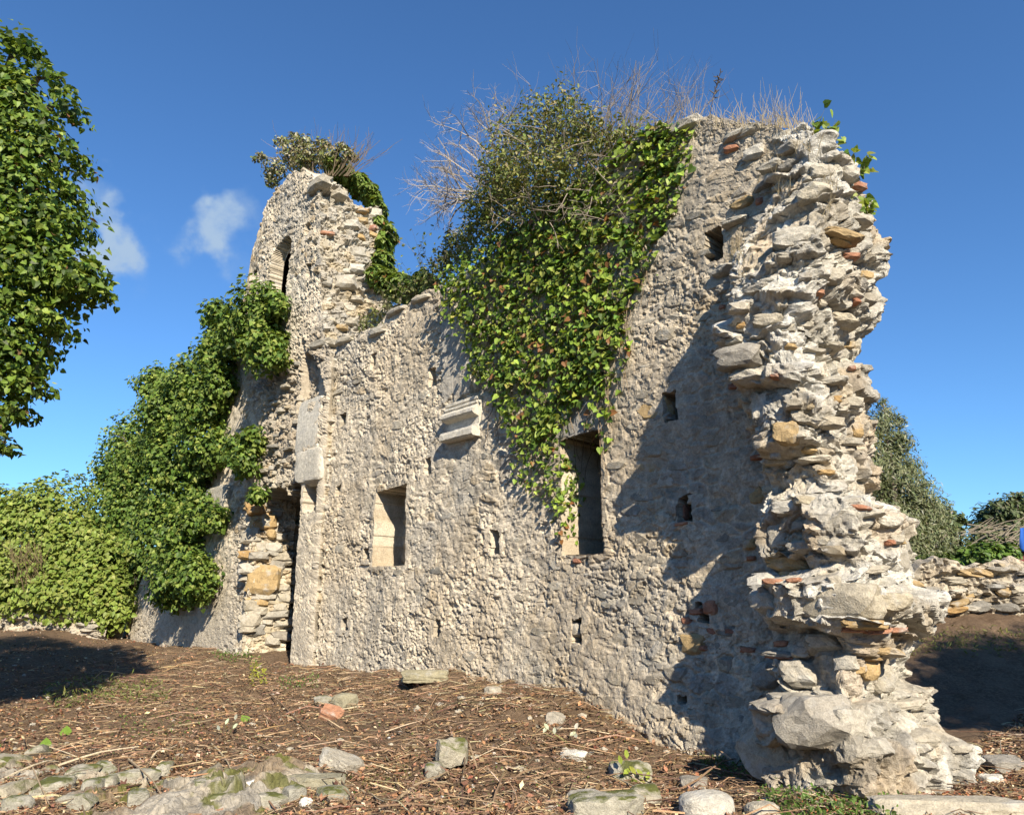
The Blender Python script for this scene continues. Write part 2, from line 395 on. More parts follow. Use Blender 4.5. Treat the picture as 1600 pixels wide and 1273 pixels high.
# colour drift: greyer and browner towards the upper right
dk = sstep(-5.0, -1.0, Q + 0.9 * fbm(Q * .7, Z * .7, 0 * Q, 3, 61)) * (0.35 + .65 * sstep(1.5, 4.0, Z))
C = mix3(C, np.array([.28, .235, .175]), 0.42 * dk)
damp = sstep(0.1, 0.5, fbm(Q * .9, Z * .35, 0 * Q, 4, 66)) * sstep(4.2, 6.5, Z)
C = mix3(C, np.array([.25, .245, .225]), 0.45 * damp)
warm = sstep(0.15, 0.6, fbm(Q * .8, Z * .8, 0 * Q, 3, 69)); C = mix3(C, np.array([.40, .31, .20]), 0.28 * warm)
def opening(px0, py0, px1, py1, depth, jit=.015, seed=0, refl=None):
    """a recess whose right edge is seen at px1, top-left at (px0, py0), bottom-right at (px1, py1)"""
    a, zt = pq(px0, py0); b, zbm = pq(px1, py1)
    return (a, b, zbm, zt, depth, jit, seed)
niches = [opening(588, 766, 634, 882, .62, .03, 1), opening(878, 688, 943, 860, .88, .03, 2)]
holes = [opening(*a, .45, .02, 10 + i) for i, a in enumerate([(1038, 616, 1062, 657), (1060, 777, 1083, 814), (894, 966, 910, 1004), (769, 828, 781, 866), (681, 967, 690, 996), (666, 716, 676, 740), (568, 857, 576, 874),
         (532, 648, 541, 664), (674, 578, 684, 602), (1090, 943, 1108, 972), (535, 965, 542, 985), (583, 556, 590, 572), (1105, 366, 1134, 405), (527, 760, 533, 773), (1066, 1087, 1076, 1099)])]
for (a, b, z0, z1, dep, jit, sd) in niches + holes:
    m = rect_mask(Q, Z, a, b, z0, z1, jit, sd, fr=1.3 if dep > .5 else 9.0)
    H = np.where(m, -dep + 0.05 * fbm(Q * 6, Z * 6, 0 * Q, 3, sd), H)
    near = rect_mask(Q, Z, a - .1, b + .1, z0 - .08, z1 + .08, .08, sd + 30) & ~m
    H = np.where(near, 0.55 * H + 0.018, H)
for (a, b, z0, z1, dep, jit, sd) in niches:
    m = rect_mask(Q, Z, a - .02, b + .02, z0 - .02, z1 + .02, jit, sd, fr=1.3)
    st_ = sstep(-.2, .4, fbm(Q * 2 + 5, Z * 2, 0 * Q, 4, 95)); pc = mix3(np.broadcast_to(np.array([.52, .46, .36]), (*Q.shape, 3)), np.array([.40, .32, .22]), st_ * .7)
    if dep > .8: pc = mix3(pc, np.array([.10, .08, .06]), sstep(a + .03, a + .12, Q))  # deep niche: its interior shade is painted in as dark brown
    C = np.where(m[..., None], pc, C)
# lintel of the big niche: one smooth grey slab
a, b, z0, z1 = niches[1][0] - .1, niches[1][1] + .12, niches[1][3] + .02, niches[1][3] + .46
m = rect_mask(Q, Z, a, b, z0, z1, .02, 90); H = np.where(m, .045 + .25 * (H - .03), H); C = np.where(m[..., None], np.array([.30, .285, .26]), C)
# plumb crack where the pilaster begins
H = np.where((Q < -U_END + .045 + .03 * fbm(Q * 0, Z * 4, 0 * Q, 3, 12)) & (Z < 4.3), -0.2, H)
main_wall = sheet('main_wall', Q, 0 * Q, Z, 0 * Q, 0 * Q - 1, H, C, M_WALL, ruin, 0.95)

# --- tower and the long wall to its left
uC = interp([(-1, 9.74), (7.0, 9.74), (7.5, 10.25), (8.2, 10.5), (9.5, 10.75), (12.0, 11.15), (14, 11.3)])
UL = 22.7
top_pts = [(505, 285), (490, 272), (465, 268), (440, 286), (418, 325), (397, 398), (380, 462), (365, 540), (345, 650), (300, 740), (262, 820), (232, 884), (214, 930), (192, 1000)]
tt = [(-pq(*p)[0], pq(*p)[1]) for p in top_pts]
tt = [(u, z) for u, z in tt]
def c_of(u, z): return max(0.0, (u - float(uC(z))) / (UL - float(uC(z))))
ctop = interp([(c_of(u, z), z) for u, z in tt] + [(1.0, .2)])
n_end, n_front = 75, 360
DEEP = 1.95
cf = np.concatenate([np.linspace(0, .3, 190), np.linspace(.303, 1, n_front - 190)])
ztF = ctop(cf) + 0.10 * fbm(cf * 40, 0 * cf, 0 * cf, 3, 15)
te = np.linspace(1, 0, n_end)[:-1]
zE1 = on_plane(598, 332, DEEP)[1]
ztE = ztF[0] + (zE1 - ztF[0]) * te + 0.16 * fbm(te * 5, 0 * te, 0 * te, 3, 17)
zt_all = np.concatenate([ztE, ztF]); nr_ = 430
Z = zb + (zt_all[None] - zb) * np.linspace(0, 1, nr_)[:, None]
UCz = uC(Z)
isend = np.concatenate([np.ones(len(te), bool), np.zeros(len(cf), bool)])[None] & np.ones_like(Z, bool)
par = np.concatenate([te, cf])[None] * np.ones_like(Z)
dz = DEEP * (1 + .10 * fbm(Z * .9, 0 * Z, 0 * Z, 3, 18))
U = np.where(isend, UCz, UCz + (UL - UCz) * par)
Yl = np.where(isend, par * dz, 0.0)
NX = np.where(isend, 1.0, 0.0); NY = np.where(isend, 0.0, -1.0)
S = np.where(isend, -par * dz, U - UCz)
k = len(te)
for j in range(-4, 5):
    w = (j + 4.5) / 9; NX[:, k + j] = math.cos(w * math.pi / 2); NY[:, k + j] = -math.sin(w * math.pi / 2)
H, C, I, prof = masonry(S + 40, Z, 2, 0.27, 0.16, 0.45 - .3 * isend, 1.1, .8, 1.2)
F1, F2, I2, _, _ = worley(S / .36 + .4 * fbm(S * 3, Z * 3, 0 * S, 2, 78), Z / .25 + .4 * fbm(S * 3, Z * 3, 0 * S + 3, 2, 79), 77); er = sstep(.02, .2, F2 - F1)
H = np.where(isend, H + er * (I2 - .45) * .20 + .07 * fbm(S * 4, Z * 4, 0 * S, 4, 19, .6) + .03 * fbm(S * 15, Z * 15, 0 * S, 3, 20, .6) - .06 * sstep(.2, .7, fbm(S * 6, Z * 8, 0 * S + 2, 3, 25, .6)), H)
ec = np.array([[.46, .42, .35], [.40, .36, .29], [.34, .31, .26], [.42, .34, .22], [.37, .35, .31]])[(I2 * 4.99).astype(int)]
C = np.where(isend[..., None], .4 * C + .6 * ec, C)
Qt = -U
lo = sstep(3.0, 1.0, Z) * sstep(-13.3, -15, Qt); C = mix3(C, np.array([.46, .41, .33]), 0.75 * lo); H = np.where(isend, H, H * (1 - .45 * lo))
dk = sstep(4.3, 5.4, Z) * sstep(-14.5, -13, Qt) * sstep(9, 7, Z) * (~isend); C = mix3(C, np.array([.27, .225, .17]), .55 * dk); H = H * (1 + .7 * dk)
# lancet window high in the tower
qa, za = pq(428, 386); qb, zb2 = pq(449, 474)
slit = rect_mask(Qt, Z, qa, qb, zb2 - .1, za + .05, .03, 3, arch=True, fr=1.5) & ~isend
H = np.where(slit, -.32, H)
hol = []
for i, p in enumerate([(478, 352, 484, 366), (481, 415, 488, 432), (396, 425, 402, 436), (497, 305, 497, 306)]):
    a, z1 = pq(p[0], p[1]); b, z0 = pq(p[2], p[3]); m = rect_mask(Qt, Z, a, b, z0, z1, .02, 50 + i) & ~isend; H = np.where(m, -.4, H)
# doorway: ragged, opens into a dark room
qd0 = pq(383, 1000)[0]; qd1 = pq(468, 900)[0]; zd1 = pq(440, 762)[1]
door = rect_mask(Qt, Z, qd0, qd1, -1, zd1 + .25 * fbm(Qt * 1.5, 0 * Qt, 0 * Qt, 3, 8), .16, 4) & ~isend
H = np.where(door, -1.12, H)
# pilaster strip a little proud, hollow below its capital, sunk trace of a vault above it
qp0 = pq(470, 900)[0] + .05
pil = (Qt > qp0) & (Z < 7.0) & ~isend; H = np.where(pil, .5 * H + .13, H); C = np.where(pil[..., None], .4 * C + .6 * np.array([.56, .49, .385]), C)
qv0, zv0 = pq(472, 640); qv1, zv1 = pq(500, 560)
va = (Z > zv0) & (Z < zv1 + .3) & (Qt < -9.8 - 0.55 * ((Z - zv0) / (zv1 - zv0)) ** 2 * 1.4 + 0) & (Qt > qv0 - .1) & ~isend
H = np.where(va, H - .22, H)
bz0 = pq(490, 800)[1]; bz1 = pq(490, 757)[1]
bl = rect_mask(Qt, Z, qp0 + .12, -9.86, bz0, bz1, .03, 6) & ~isend; H = np.where(bl, -.28, H)
er_ = lambda m: m & np.roll(m, 2, 0) & np.roll(m, -2, 0) & np.roll(m, 2, 1) & np.roll(m, -2, 1)
keep = ~er_(slit) & ~(door & (np.roll(door, 2, 0) & np.roll(door, -2, 0) & np.roll(door, 2, 1) & np.roll(door, -2, 1)))
tower = sheet('tower_wall', -U, Yl, Z, NX, NY, H, C, M_WALL, ruin, 0.9, False, keep=keep)
# splayed rubble jamb of the doorway and the dark room behind
js, jz = np.meshgrid(np.linspace(-.06, .95, 60), np.linspace(-.3, zd1 + .35, 200))
JH, JC, JI, JP = masonry(js + 90, jz, 3, .30, .15, .25, 1.5)
F1, F2, I2, _, _ = worley(js / .36, jz / .17, 88); JH = JH + sstep(.03, .3, F2 - F1) * (I2 - .45) * .2
JC = .5 * JC + .5 * np.array([[.50, .44, .34], [.46, .38, .26], [.52, .47, .38], [.44, .33, .20]])[(I2 * 3.99).astype(int)]
ca, sa = math.cos(.22), math.sin(.22)
sheet('door_jamb', qd0 - .02 + js * sa, js * ca, jz, ca + 0 * js, -sa + 0 * js, JH, JC, M_WALL, ruin)
def box_inside(name, x0, x1, y0, y1, z0, z1, mat, c):
    V = np.array([(x, y, z) for x in (x0, x1) for y in (y0, y1) for z in (z0, z1)], float)
    F = [(0, 1, 3, 2), (4, 6, 7, 5), (2, 3, 7, 6), (0, 2, 6, 4), (1, 5, 7, 3)]
    return mesh_obj(name, raw_mesh(name, V, np.array(F), mat, np.tile(c, (8, 1))), ruin)
def void_box(name, plan, z0, z1, c):
    k = len(plan); V = [(q, y, z) for z in (z0, z1) for q, y in plan]; F4 = [(i, i + 1, k + i + 1, k + i) for i in range(k - 1)]
    me = bpy.data.meshes.new(name); me.from_pydata(V, [], F4 + [tuple(range(k)), tuple(range(k, 2 * k))]); me.materials.append(M_WALL)
    at = me.attributes.new('col', 'FLOAT_COLOR', 'POINT'); at.data.foreach_set('color', list(c + (1.0,)) * len(V)); return mesh_obj(name, me, ruin)
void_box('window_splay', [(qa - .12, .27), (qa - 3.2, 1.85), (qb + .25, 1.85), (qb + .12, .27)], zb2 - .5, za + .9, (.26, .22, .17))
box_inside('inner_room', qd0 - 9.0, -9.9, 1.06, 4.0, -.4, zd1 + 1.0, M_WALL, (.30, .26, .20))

# --- broken pier: stub of a cross wall at the right end
rowsP = [(185, .05), (240, .12), (300, .28), (345, .55), (390, .9), (440, 1.05), (500, 1.0), (503, 1.0), (522, .68), (545, .96), (575, .96), (600, .78), (640, .80), (685, .80), (712, .45), (760, .44), (795, .72), (860, .72), (885, .60), (905, .78),
         (918, 1.0), (968, .98), (988, .62), (1010, .66), (1050, .74), (1082, .74), (1095, 1.05), (1140, 1.05), (1215, 1.05), (1260, 1.05)]
Pof = interp(rowsP)
left = [(190, 1205), (230, 1222), (300, 1196), (345, 1150), (430, 1122), (500, 1128), (515, 1136), (545, 1120), (575, 1124), (610, 1142), (640, 1154), (670, 1164), (700, 1186), (740, 1184), (770, 1177), (800, 1170), (860, 1168),
        (900, 1172), (950, 1167), (975, 1177), (1000, 1192), (1050, 1192), (1090, 1200), (1140, 1180), (1190, 1172), (1250, 1172)]
right = [(200, 1236), (235, 1284), (265, 1318), (300, 1340), (340, 1348), (350, 1362), (390, 1370), (430, 1362), (480, 1356), (510, 1336), (560, 1322), (590, 1326), (625, 1340), (670, 1352), (700, 1346), (720, 1336), (760, 1340),
         (785, 1352), (792, 1396), (815, 1412), (860, 1410), (910, 1416), (930, 1444), (960, 1436), (990, 1424), (1000, 1406), (1030, 1404), (1075, 1396), (1088, 1428), (1110, 1442), (1140, 1464), (1165, 1492), (1200, 1516), (1250, 1530)]
TT = 0.55
Lq = [(on_plane(x, y, -float(Pof(y)))) for y, x in left]; Rq = [on_plane(x, y, TT) for y, x in right]
zP = [(on_plane(1240, y, -p)[1], p) for y, p in rowsP]
fL = interp([(z, q) for q, z in Lq]); fR = interp([(z, q) for q, z in Rq]); fP = interp(zP)
ztopP = 7.2
nzp, ncp = 440, 300
zz = np.linspace(-.5, ztopP, nzp)
X = np.zeros((nzp, ncp)); Y = np.zeros((nzp, ncp)); S = np.zeros((nzp, ncp))
for i, z in enumerate(zz):
    ql, qr, P = float(fL(z)), float(fR(z)), float(fP(z))
    qf = min(ql + 1.12, qr + .05)
    qf = max(qf, ql + .35)
    pts = np.array([(ql + .05, .5), (ql, .12), (ql, -P * .55), (ql + .08, -P), (qf - .12, -P * .97), (qf, -P * .86), (0.5 * (qf + qr) + .06, (-P * .8 + TT) / 2 - .04), (qr, TT), (qr - .05, TT + .5), (ql, TT + .6)])
    dd = np.hypot(*np.diff(pts, axis=0).T); s = np.concatenate([[0], np.cumsum(dd)]); tq = np.linspace(0, s[-1], ncp)
    x = np.interp(tq, s, pts[:, 0]); y = np.interp(tq, s, pts[:, 1])
    kk = np.ones(13) / 13; xp = np.pad(x, 6, 'edge'); yp = np.pad(y, 6, 'edge')
    X[i] = np.convolve(xp, kk, 'valid'); Y[i] = np.convolve(yp, kk, 'valid'); S[i] = tq
TX = np.gradient(X, axis=1); TY = np.gradient(Y, axis=1); ln = np.hypot(TX, TY) + 1e-9
NX, NY = TY / ln * -1, TX / ln * 1
NX, NY = TY / ln, -TX / ln
Z = np.broadcast_to(zz[:, None], X.shape)
wob = 0.05 * fbm(X * 3, Y * 3, Z * 3, 2, 200)
F1, F2, I, DX, DY = worley(S / .60 + 3 * wob, (Z + wob) / .36, 21); e1 = sstep(.02, .16, F2 - F1)
G1, G2, J, EX, EY = worley(S / .25 + 4 * wob, (Z + 1.5 * wob) / .16, 22); e2 = sstep(.02, .25, G2 - G1)
K1, K2, K, KX, KY = worley(S / .09, Z / .06, 23)
e2 = e2 * sstep(-.3, .3, fbm(X * 2.5, Y * 2.5, Z * 2.5, 3, 206))
H = e1 * (I - .45) * .24 + e2 * (J - .5) * .09 + (DY * (frac(I * 7) - .3)) * .05
H = H + (K - .5) * .028 + KX * (frac(K * 9) - .5) * .03 + .055 * fbm(X * 4, Y * 4, Z * 4, 3, 24, .5) + .022 * fbm(X * 14, Y * 14, Z * 13, 3, 27, .55) - .05 * sstep(.2, .7, fbm(X * 6, Y * 6, Z * 9, 3, 29, .6))
H = H * sstep(-.5, 0.2, Z + .3); Z = Z + (.06 * fbm(S * 3.5, Z * 3.5, 0 * S + 5, 3, 207) + .02 * fbm(S * 13, Z * 13, 0 * S + 5, 2, 208)) * sstep(0, .5, ztopP - Z)
cc = np.array([[.54, .50, .42], [.50, .465, .39], [.46, .43, .37], [.57, .54, .475], [.48, .41, .31], [.43, .40, .35]])
C = .55 * cc[(J * 5.99).astype(int)] + .45 * cc[(I * 5.99).astype(int)]
C = .91 * C * (1 + .4 * (K - .5))[..., None]
wl_ = sstep(.1, .5, fbm(X * 1.3, Y * 1.3, Z * 1.3, 4, 28)); C = mix3(C, np.array([.66, .64, .59]), .7 * wl_)
oc = sstep(.25, .6, fbm(X * 1.7 + 9, Y * 1.7, Z * 1.7, 3, 31)); C = mix3(C, np.array([.40, .29, .17]), .5 * oc)
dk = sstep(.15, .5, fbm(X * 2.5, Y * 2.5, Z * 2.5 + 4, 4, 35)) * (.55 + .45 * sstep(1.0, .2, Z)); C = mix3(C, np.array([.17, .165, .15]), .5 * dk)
pier = sheet('broken_pier', X, Y, Z, NX, NY, H, C, M_PIER, ruin)
# rough cap closing the pier top
capV = np.concatenate([np.stack([X[-1] + NX[-1] * H[-1], Y[-1] + NY[-1] * H[-1], Z[-1]], -1), [[X[-1].mean(), Y[-1].mean(), ztopP + .06]]])
capF = np.array([(i, (i + 1) % ncp, ncp) for i in range(ncp)])
mesh_obj('pier_cap', raw_mesh('pier_cap', capV, capF, M_PIER, np.tile((.44, .41, .35), (ncp + 1, 1))), ruin)

allV, allF, off = [], [], 0
for V, F in BV:
    allV.append(to_world(V)); allF.append(F + off); off += len(V)
BVH = BVHTree.FromPolygons([tuple(v) for v in np.concatenate(allV)], np.concatenate(allF).tolist())
def hit(px, py):
    r = Vector(ray(px, py)).normalized(); h = BVH.ray_cast(Vector(CAMP), r)
    return h if h[0] is not None else None
def to_local(p):
    d = np.asarray(p) - W0; return Vector((d @ XA, d @ YA, d[2]))

# ------------------------------------------------------------------ stones
def ico(sub):
    import bmesh
    bm = bmesh.new(); bmesh.ops.create_icosphere(bm, subdivisions=sub, radius=1.0)
    V = np.array([v.co[:] for v in bm.verts]); F = np.array([[v.index for v in f.verts] for f in bm.faces]); bm.free(); return V, F
ICO = {s: ico(s) for s in (1, 2, 3, 4)}
def rock_mesh(name, seed, mat, sub=2, boxy=0.6, cuts=7, rough=.06):
    r = np.random.default_rng(seed); V, F = ICO[sub]; V = V.copy()
    p = 2 + 5 * boxy; nrm = (np.abs(V) ** p).sum(1) ** (1 / p); V = V / nrm[:, None]
    for _ in range(cuts):
        n = r.normal(size=3); n /= np.linalg.norm(n); d = r.uniform(.62, .95) * (1 + .25 * boxy); s = V @ n
        V = V - np.maximum(s - d, 0)[:, None] * n
    V = V * (1 + rough * fbm(V[:, 0] * 1.6 + seed, V[:, 1] * 1.6, V[:, 2] * 1.6, 3, seed))[:, None]
    if sub >= 3: V = V * (1 + .5 * rough * fbm(V[:, 0] * 5 + seed, V[:, 1] * 5, V[:, 2] * 5, 3, seed + 5))[:, None]
    V = (V - (V.max(0) + V.min(0)) / 2) / ((V.max(0) - V.min(0)) / 2)
    return raw_mesh(name, V * .5, F, mat)
STM = {}
for nm, mt in (('grey', M_STONE), ('pale', M_PALE), ('ochre', M_OCHRE), ('face', M_FACE), ('brick', M_BRICK)):
    STM[nm] = [rock_mesh(nm + '_stone', 100 + i, mt, 2, 1.5 if nm != 'brick' else 1.8, 5 if nm != 'brick' else 2, .10 if nm != 'brick' else .04) for i in range(9)]
BIG = {nm: [rock_mesh(nm + '_block', 200 + i, mt, 3, 1.5, 5, .10) for i in range(5)] for nm, mt in (('grey', M_STONE), ('pale', M_PALE), ('ochre', M_OCHRE), ('dressed', M_DRESS))}

def stone_on(px, py, wpx, hpx, kind, parent, sink=.35, depth=None, name='stone', yaw_from=True, roll=0.0, big=False):
    h = hit(px, py)
    if h is None: return None
    if parent is main_wall and (580 < px < 642 and 755 < py < 892 or 866 < px < 952 and 675 < py < 866): return None
    p, n, _, dist = h
    nv_ = Vector(n)
    for ddx, ddy in ((-14, 0), (14, 0), (0, -12), (0, 12), (-24, 8), (24, -8)):
        h2_ = hit(px + ddx, py + ddy)
        if h2_ is not None and (h2_[0] - p).length < .6: nv_ = nv_ + (h2_[1] if h2_[1].dot(Vector(CAMP) - h2_[0]) > 0 else -h2_[1])
    n = nv_.normalized()
    if parent is main_wall: yaw_from = False
    k = dist * (ray(px, py)[1] / np.linalg.norm(ray(px, py))) / FPX * 1.03
    w, hh = wpx * k, hpx * k * 1.12
    nl = Vector((n.dot(Vector(XA)), n.dot(Vector(YA)), 0))
    a = 0.0
    if yaw_from and nl.length > .3: a = math.atan2(nl.x, -nl.y)
    if abs(a) > 1.2: a = math.copysign(1.2, a)
    vd = Vector(to_local(p) - to_local(CAMP)); vd.z = 0; vd.normalize()
    nn = Vector((math.sin(a), -math.cos(a), 0)); w = w / max(.45, abs(vd.dot(nn)))
    d = depth or min(w, .45) * .8
    o = mesh_obj(name, random.choice((BIG if big else STM)[kind]), parent)
    lp = to_local(p) - nn * d * (0.5 - (1 - sink)) * 1.0
    o.location = lp; j_ = .25 if sink > .9 else 1.0; o.rotation_euler = (random.uniform(-.08, .08) * j_, roll + random.uniform(-.08, .08), a + random.uniform(-.15, .15) * j_); o.scale = (w, d, hh)
    return o

# stones of the pier picked off one by one: (px, py, w, h, kind, sink)
pier_stones = [(1155, 558, 75, 36, 'grey', .45), (1168, 590, 70, 24, 'pale', .45), (1228, 678, 42, 32, 'ochre', .4), (1190, 772, 46, 36, 'ochre', .5), (1228, 793, 52, 22, 'pale', .4), (1240, 882, 82, 26, 'ochre', .5),
    (1172, 850, 24, 20, 'ochre', .4), (1215, 838, 34, 42, 'pale', .4), (1288, 1003, 66, 28, 'pale', .4), (1205, 1055, 46, 36, 'pale', .35), (1246, 1052, 52, 36, 'grey', .35), (1322, 1036, 40, 28, 'pale', .3), (1360, 1042, 30, 40, 'ochre', .4),
    (1378, 1060, 42, 44, 'pale', .4), (1270, 1128, 104, 66, 'grey', .42), (1200, 1178, 80, 66, 'pale', .5), (1385, 1018, 56, 16, 'ochre', .35), (1285, 268, 50, 30, 'pale', .4), (1272, 300, 72, 42, 'pale', .4), (1235, 258, 46, 22, 'grey', .3), (1204, 262, 50, 20, 'grey', .3),
    (1222, 214, 40, 20, 'pale', .4), (1232, 234, 46, 24, 'grey', .3), (1165, 208, 60, 18, 'pale', .5), (1178, 240, 40, 28, 'pale', .3), (1160, 318, 46, 20, 'ochre', .35), (1150, 348, 54, 12, 'pale', .2), (1135, 422, 46, 20, 'grey', .25), (1196, 290, 38, 16, 'grey', .3), (1240, 372, 90, 40, 'pale', .5),
    (1312, 372, 70, 18, 'ochre', .3), (1350, 432, 32, 20, 'ochre', .3), (1355, 468, 28, 22, 'grey', .3), (1182, 452, 50, 18, 'grey', .4), (1258, 432, 26, 16, 'grey', .4), (1310, 378, 40, 14, 'ochre', .4), (1332, 630, 34, 22, 'pale', .25), (1330, 690, 36, 14, 'pale', .3), (1340, 672, 20, 26, 'ochre', .3),
    (1270, 718, 60, 12, 'pale', .3), (1215, 722, 46, 12, 'pale', .3), (1300, 595, 60, 14, 'pale', .35), (1275, 548, 34, 10, 'pale', .4), (1240, 630, 36, 18, 'grey', .4), (1300, 660, 40, 22, 'grey', .4), (1255, 855, 56, 22, 'grey', .4), (1388, 815, 46, 18, 'pale', .35), (1398, 842, 30, 18, 'pale', .35), (1355, 800, 60, 20, 'pale', .4),
    (1195, 940, 50, 36, 'pale', .4), (1300, 940, 130, 60, 'pale', .62), (1398, 940, 60, 30, 'pale', .45), (1350, 975, 80, 18, 'ochre', .4), (1410, 875, 20, 40, 'grey', .45), (1360, 890, 60, 14, 'grey', .4), (1330, 270, 30, 26, 'pale', .35), (1345, 345, 34, 18, 'pale', .3),
    (1408, 1098, 64, 14, 'pale', .35), (1470, 1125, 40, 22, 'pale', .4), (1440, 1155, 56, 24, 'grey', .45), (1500, 1168, 36, 16, 'grey', .35), (1330, 1130, 50, 40, 'pale', .5), (1370, 1170, 60, 30, 'grey', .5), (1232, 1090, 60, 12, 'pale', .4), (1300, 1085, 60, 12, 'pale', .45),
    (1250, 1022, 30, 12, 'pale', .3), (1215, 1020, 60, 10, 'grey', .4), (1300, 860, 40, 18, 'grey', .45), (1320, 500, 60, 24, 'pale', .5), (1200, 500, 60, 24, 'grey', .5), (1300, 430, 50, 28, 'pale', .5), (1155, 480, 40, 20, 'pale', .4), (1325, 540, 24, 14, 'ochre', .35)]
n_stone = 0
for (px, py, w, h, kd, sk) in pier_stones:
    key = (px, py) in ((1155, 558), (1270, 1128), (1200, 1178), (1246, 1052), (1205, 1055), (1228, 678), (1240, 882))
    q_ = 1.0 if key else .84
    if stone_on(px, py, w * q_, h * q_, kd, pier, sk + (.14 if key else .30), big=max(w, h) > 40): n_stone += 1
for (px, py, w, h) in [(1148, 603, 26, 12), (1210, 588, 16, 8), (1183, 715, 26, 10), (1174, 872, 18, 8), (1208, 908, 40, 10), (1240, 907, 28, 9), (1150, 548, 16, 8), (1130, 480, 14, 8), (1278, 458, 22, 12), (1330, 400, 34, 12), (1342, 290, 26, 16), (1338, 470, 16, 12), (1218, 1024, 50, 12), (1170, 1015, 30, 10),
                       (1335, 983, 44, 10), (1375, 985, 40, 10), (1330, 575, 14, 10), (1142, 232, 30, 14), (1345, 793, 40, 10), (1390, 848, 14, 10), (1188, 314, 14, 16), (1220, 1005, 26, 10), (1397, 985, 40, 9)]:
    stone_on(px, py, w * .8, h * .85, 'brick', pier, .72, depth=.18, name='brick')
for (px, py, w, h) in [(1072, 970, 16, 12), (1108, 948, 22, 22), (1112, 985, 18, 12), (1086, 955, 20, 10), (900, 876, 12, 8), (1066, 800, 10, 24), (1064, 818, 22, 6), (1140, 985, 16, 9), (1095, 1012, 18, 8)]:
    stone_on(px, py, w * .9, h * .9, 'brick', main_wall, .84, depth=.14, name='brick')
stone_on(1082, 1005, 34, 30, 'ochre', main_wall, .82); stone_on(1010, 725, 46, 40, 'ochre', main_wall, .955, depth=.3); stone_on(1015, 640, 50, 40, 'ochre', main_wall, .955, depth=.3)

def inpoly(x, y, poly):
    c = False; n = len(poly)
    for i in range(n):
        x1, y1 = poly[i]; x2, y2 = poly[(i + 1) % n]
        if (y1 > y) != (y2 > y) and x < (x2 - x1) * (y - y1) / (y2 - y1) + x1: c = not c
    return c
def poly_samples(poly, n, rnd=random):
    xs = [p[0] for p in poly]; ys = [p[1] for p in poly]; out = []
    while len(out) < n:
        x, y = rnd.uniform(min(xs), max(xs)), rnd.uniform(min(ys), max(ys))
        if inpoly(x, y, poly): out.append((x, y))
    return out
def spaced(poly, n, dmin):
    out = []
    for (x, y) in poly_samples(poly, n * 12):
        if all((x - a) ** 2 / dmin[0] ** 2 + (y - b) ** 2 / dmin[1] ** 2 > 1 for a, b in out):
            out.append((x, y))
            if len(out) >= n: break
    return out
rest = []
def fill(poly, n, dmin, wr, hr, kinds, parent, sink, cap):
    k = 0
    for (x, y) in spaced(poly, n, dmin):
        o = stone_on(x, y, random.uniform(*wr), random.uniform(*hr), random.choice(kinds), parent, random.uniform(*sink))
        if o:
            k += 1
            if k > cap: rest.append(o)
fill([(960, 560), (1090, 300), (1120, 420), (1115, 700), (1165, 900), (1170, 1150), (1060, 1140), (930, 1050), (960, 900)], 84, (34, 24), (24, 46), (12, 26), ['face'], main_wall, (.955, .99), 58)
fill([(520, 560), (690, 480), (760, 620), (860, 880), (950, 880), (940, 1060), (700, 1035), (520, 1025)], 60, (46, 30), (12, 30), (10, 20), ['face', 'face', 'pale'], main_wall, (.95, .985), 24)
fill([(1190, 260), (1330, 280), (1350, 480), (1320, 560), (1340, 700), (1340, 780), (1410, 820), (1410, 960), (1390, 1050), (1220, 1060), (1180, 900), (1190, 740), (1140, 560), (1140, 430)], 60, (30, 20), (12, 30), (8, 16), ['pale', 'pale', 'pale', 'grey', 'pale', 'ochre'], pier, (.74, .88), 50)
fill([(500, 300), (590, 320), (600, 390), (575, 440), (575, 500), (510, 520)], 24, (13, 11), (9, 24), (6, 15), ['pale', 'pale', 'grey', 'ochre'], tower, (.74, .9), 24)
fill([(388, 775), (440, 800), (455, 900), (455, 1000), (385, 1000)], 40, (14, 10), (14, 34), (8, 20), ['pale', 'pale', 'ochre', 'grey'], tower, (.55, .75), 26)
fill([(410, 600), (470, 560), (470, 760), (410, 760)], 40, (10, 8), (8, 16), (5, 9), ['grey', 'face'], tower, (.6, .8), 16)
for (px, py, w, h, kd) in [(412, 815, 40, 24, 'ochre'), (425, 855, 34, 14, 'pale'), (410, 905, 44, 40, 'ochre'), (400, 940, 36, 16, 'ochre'), (440, 870, 30, 12, 'grey'), (436, 838, 24, 12, 'pale'), (430, 960, 40, 12, 'pale'), (548, 352, 30, 16, 'pale'), (560, 395, 26, 18, 'pale'), (584, 335, 28, 20, 'pale'), (540, 440, 34, 24, 'pale'), (556, 420, 30, 16, 'pale'), (580, 368, 24, 10, 'ochre')]:
    stone_on(px, py, w, h, kd, tower, .62)
stone_on(583, 357, 14, 10, 'brick', tower, .4, depth=.15, name='brick'); stone_on(512, 365, 24, 6, 'brick', tower, .5, depth=.15, name='brick')
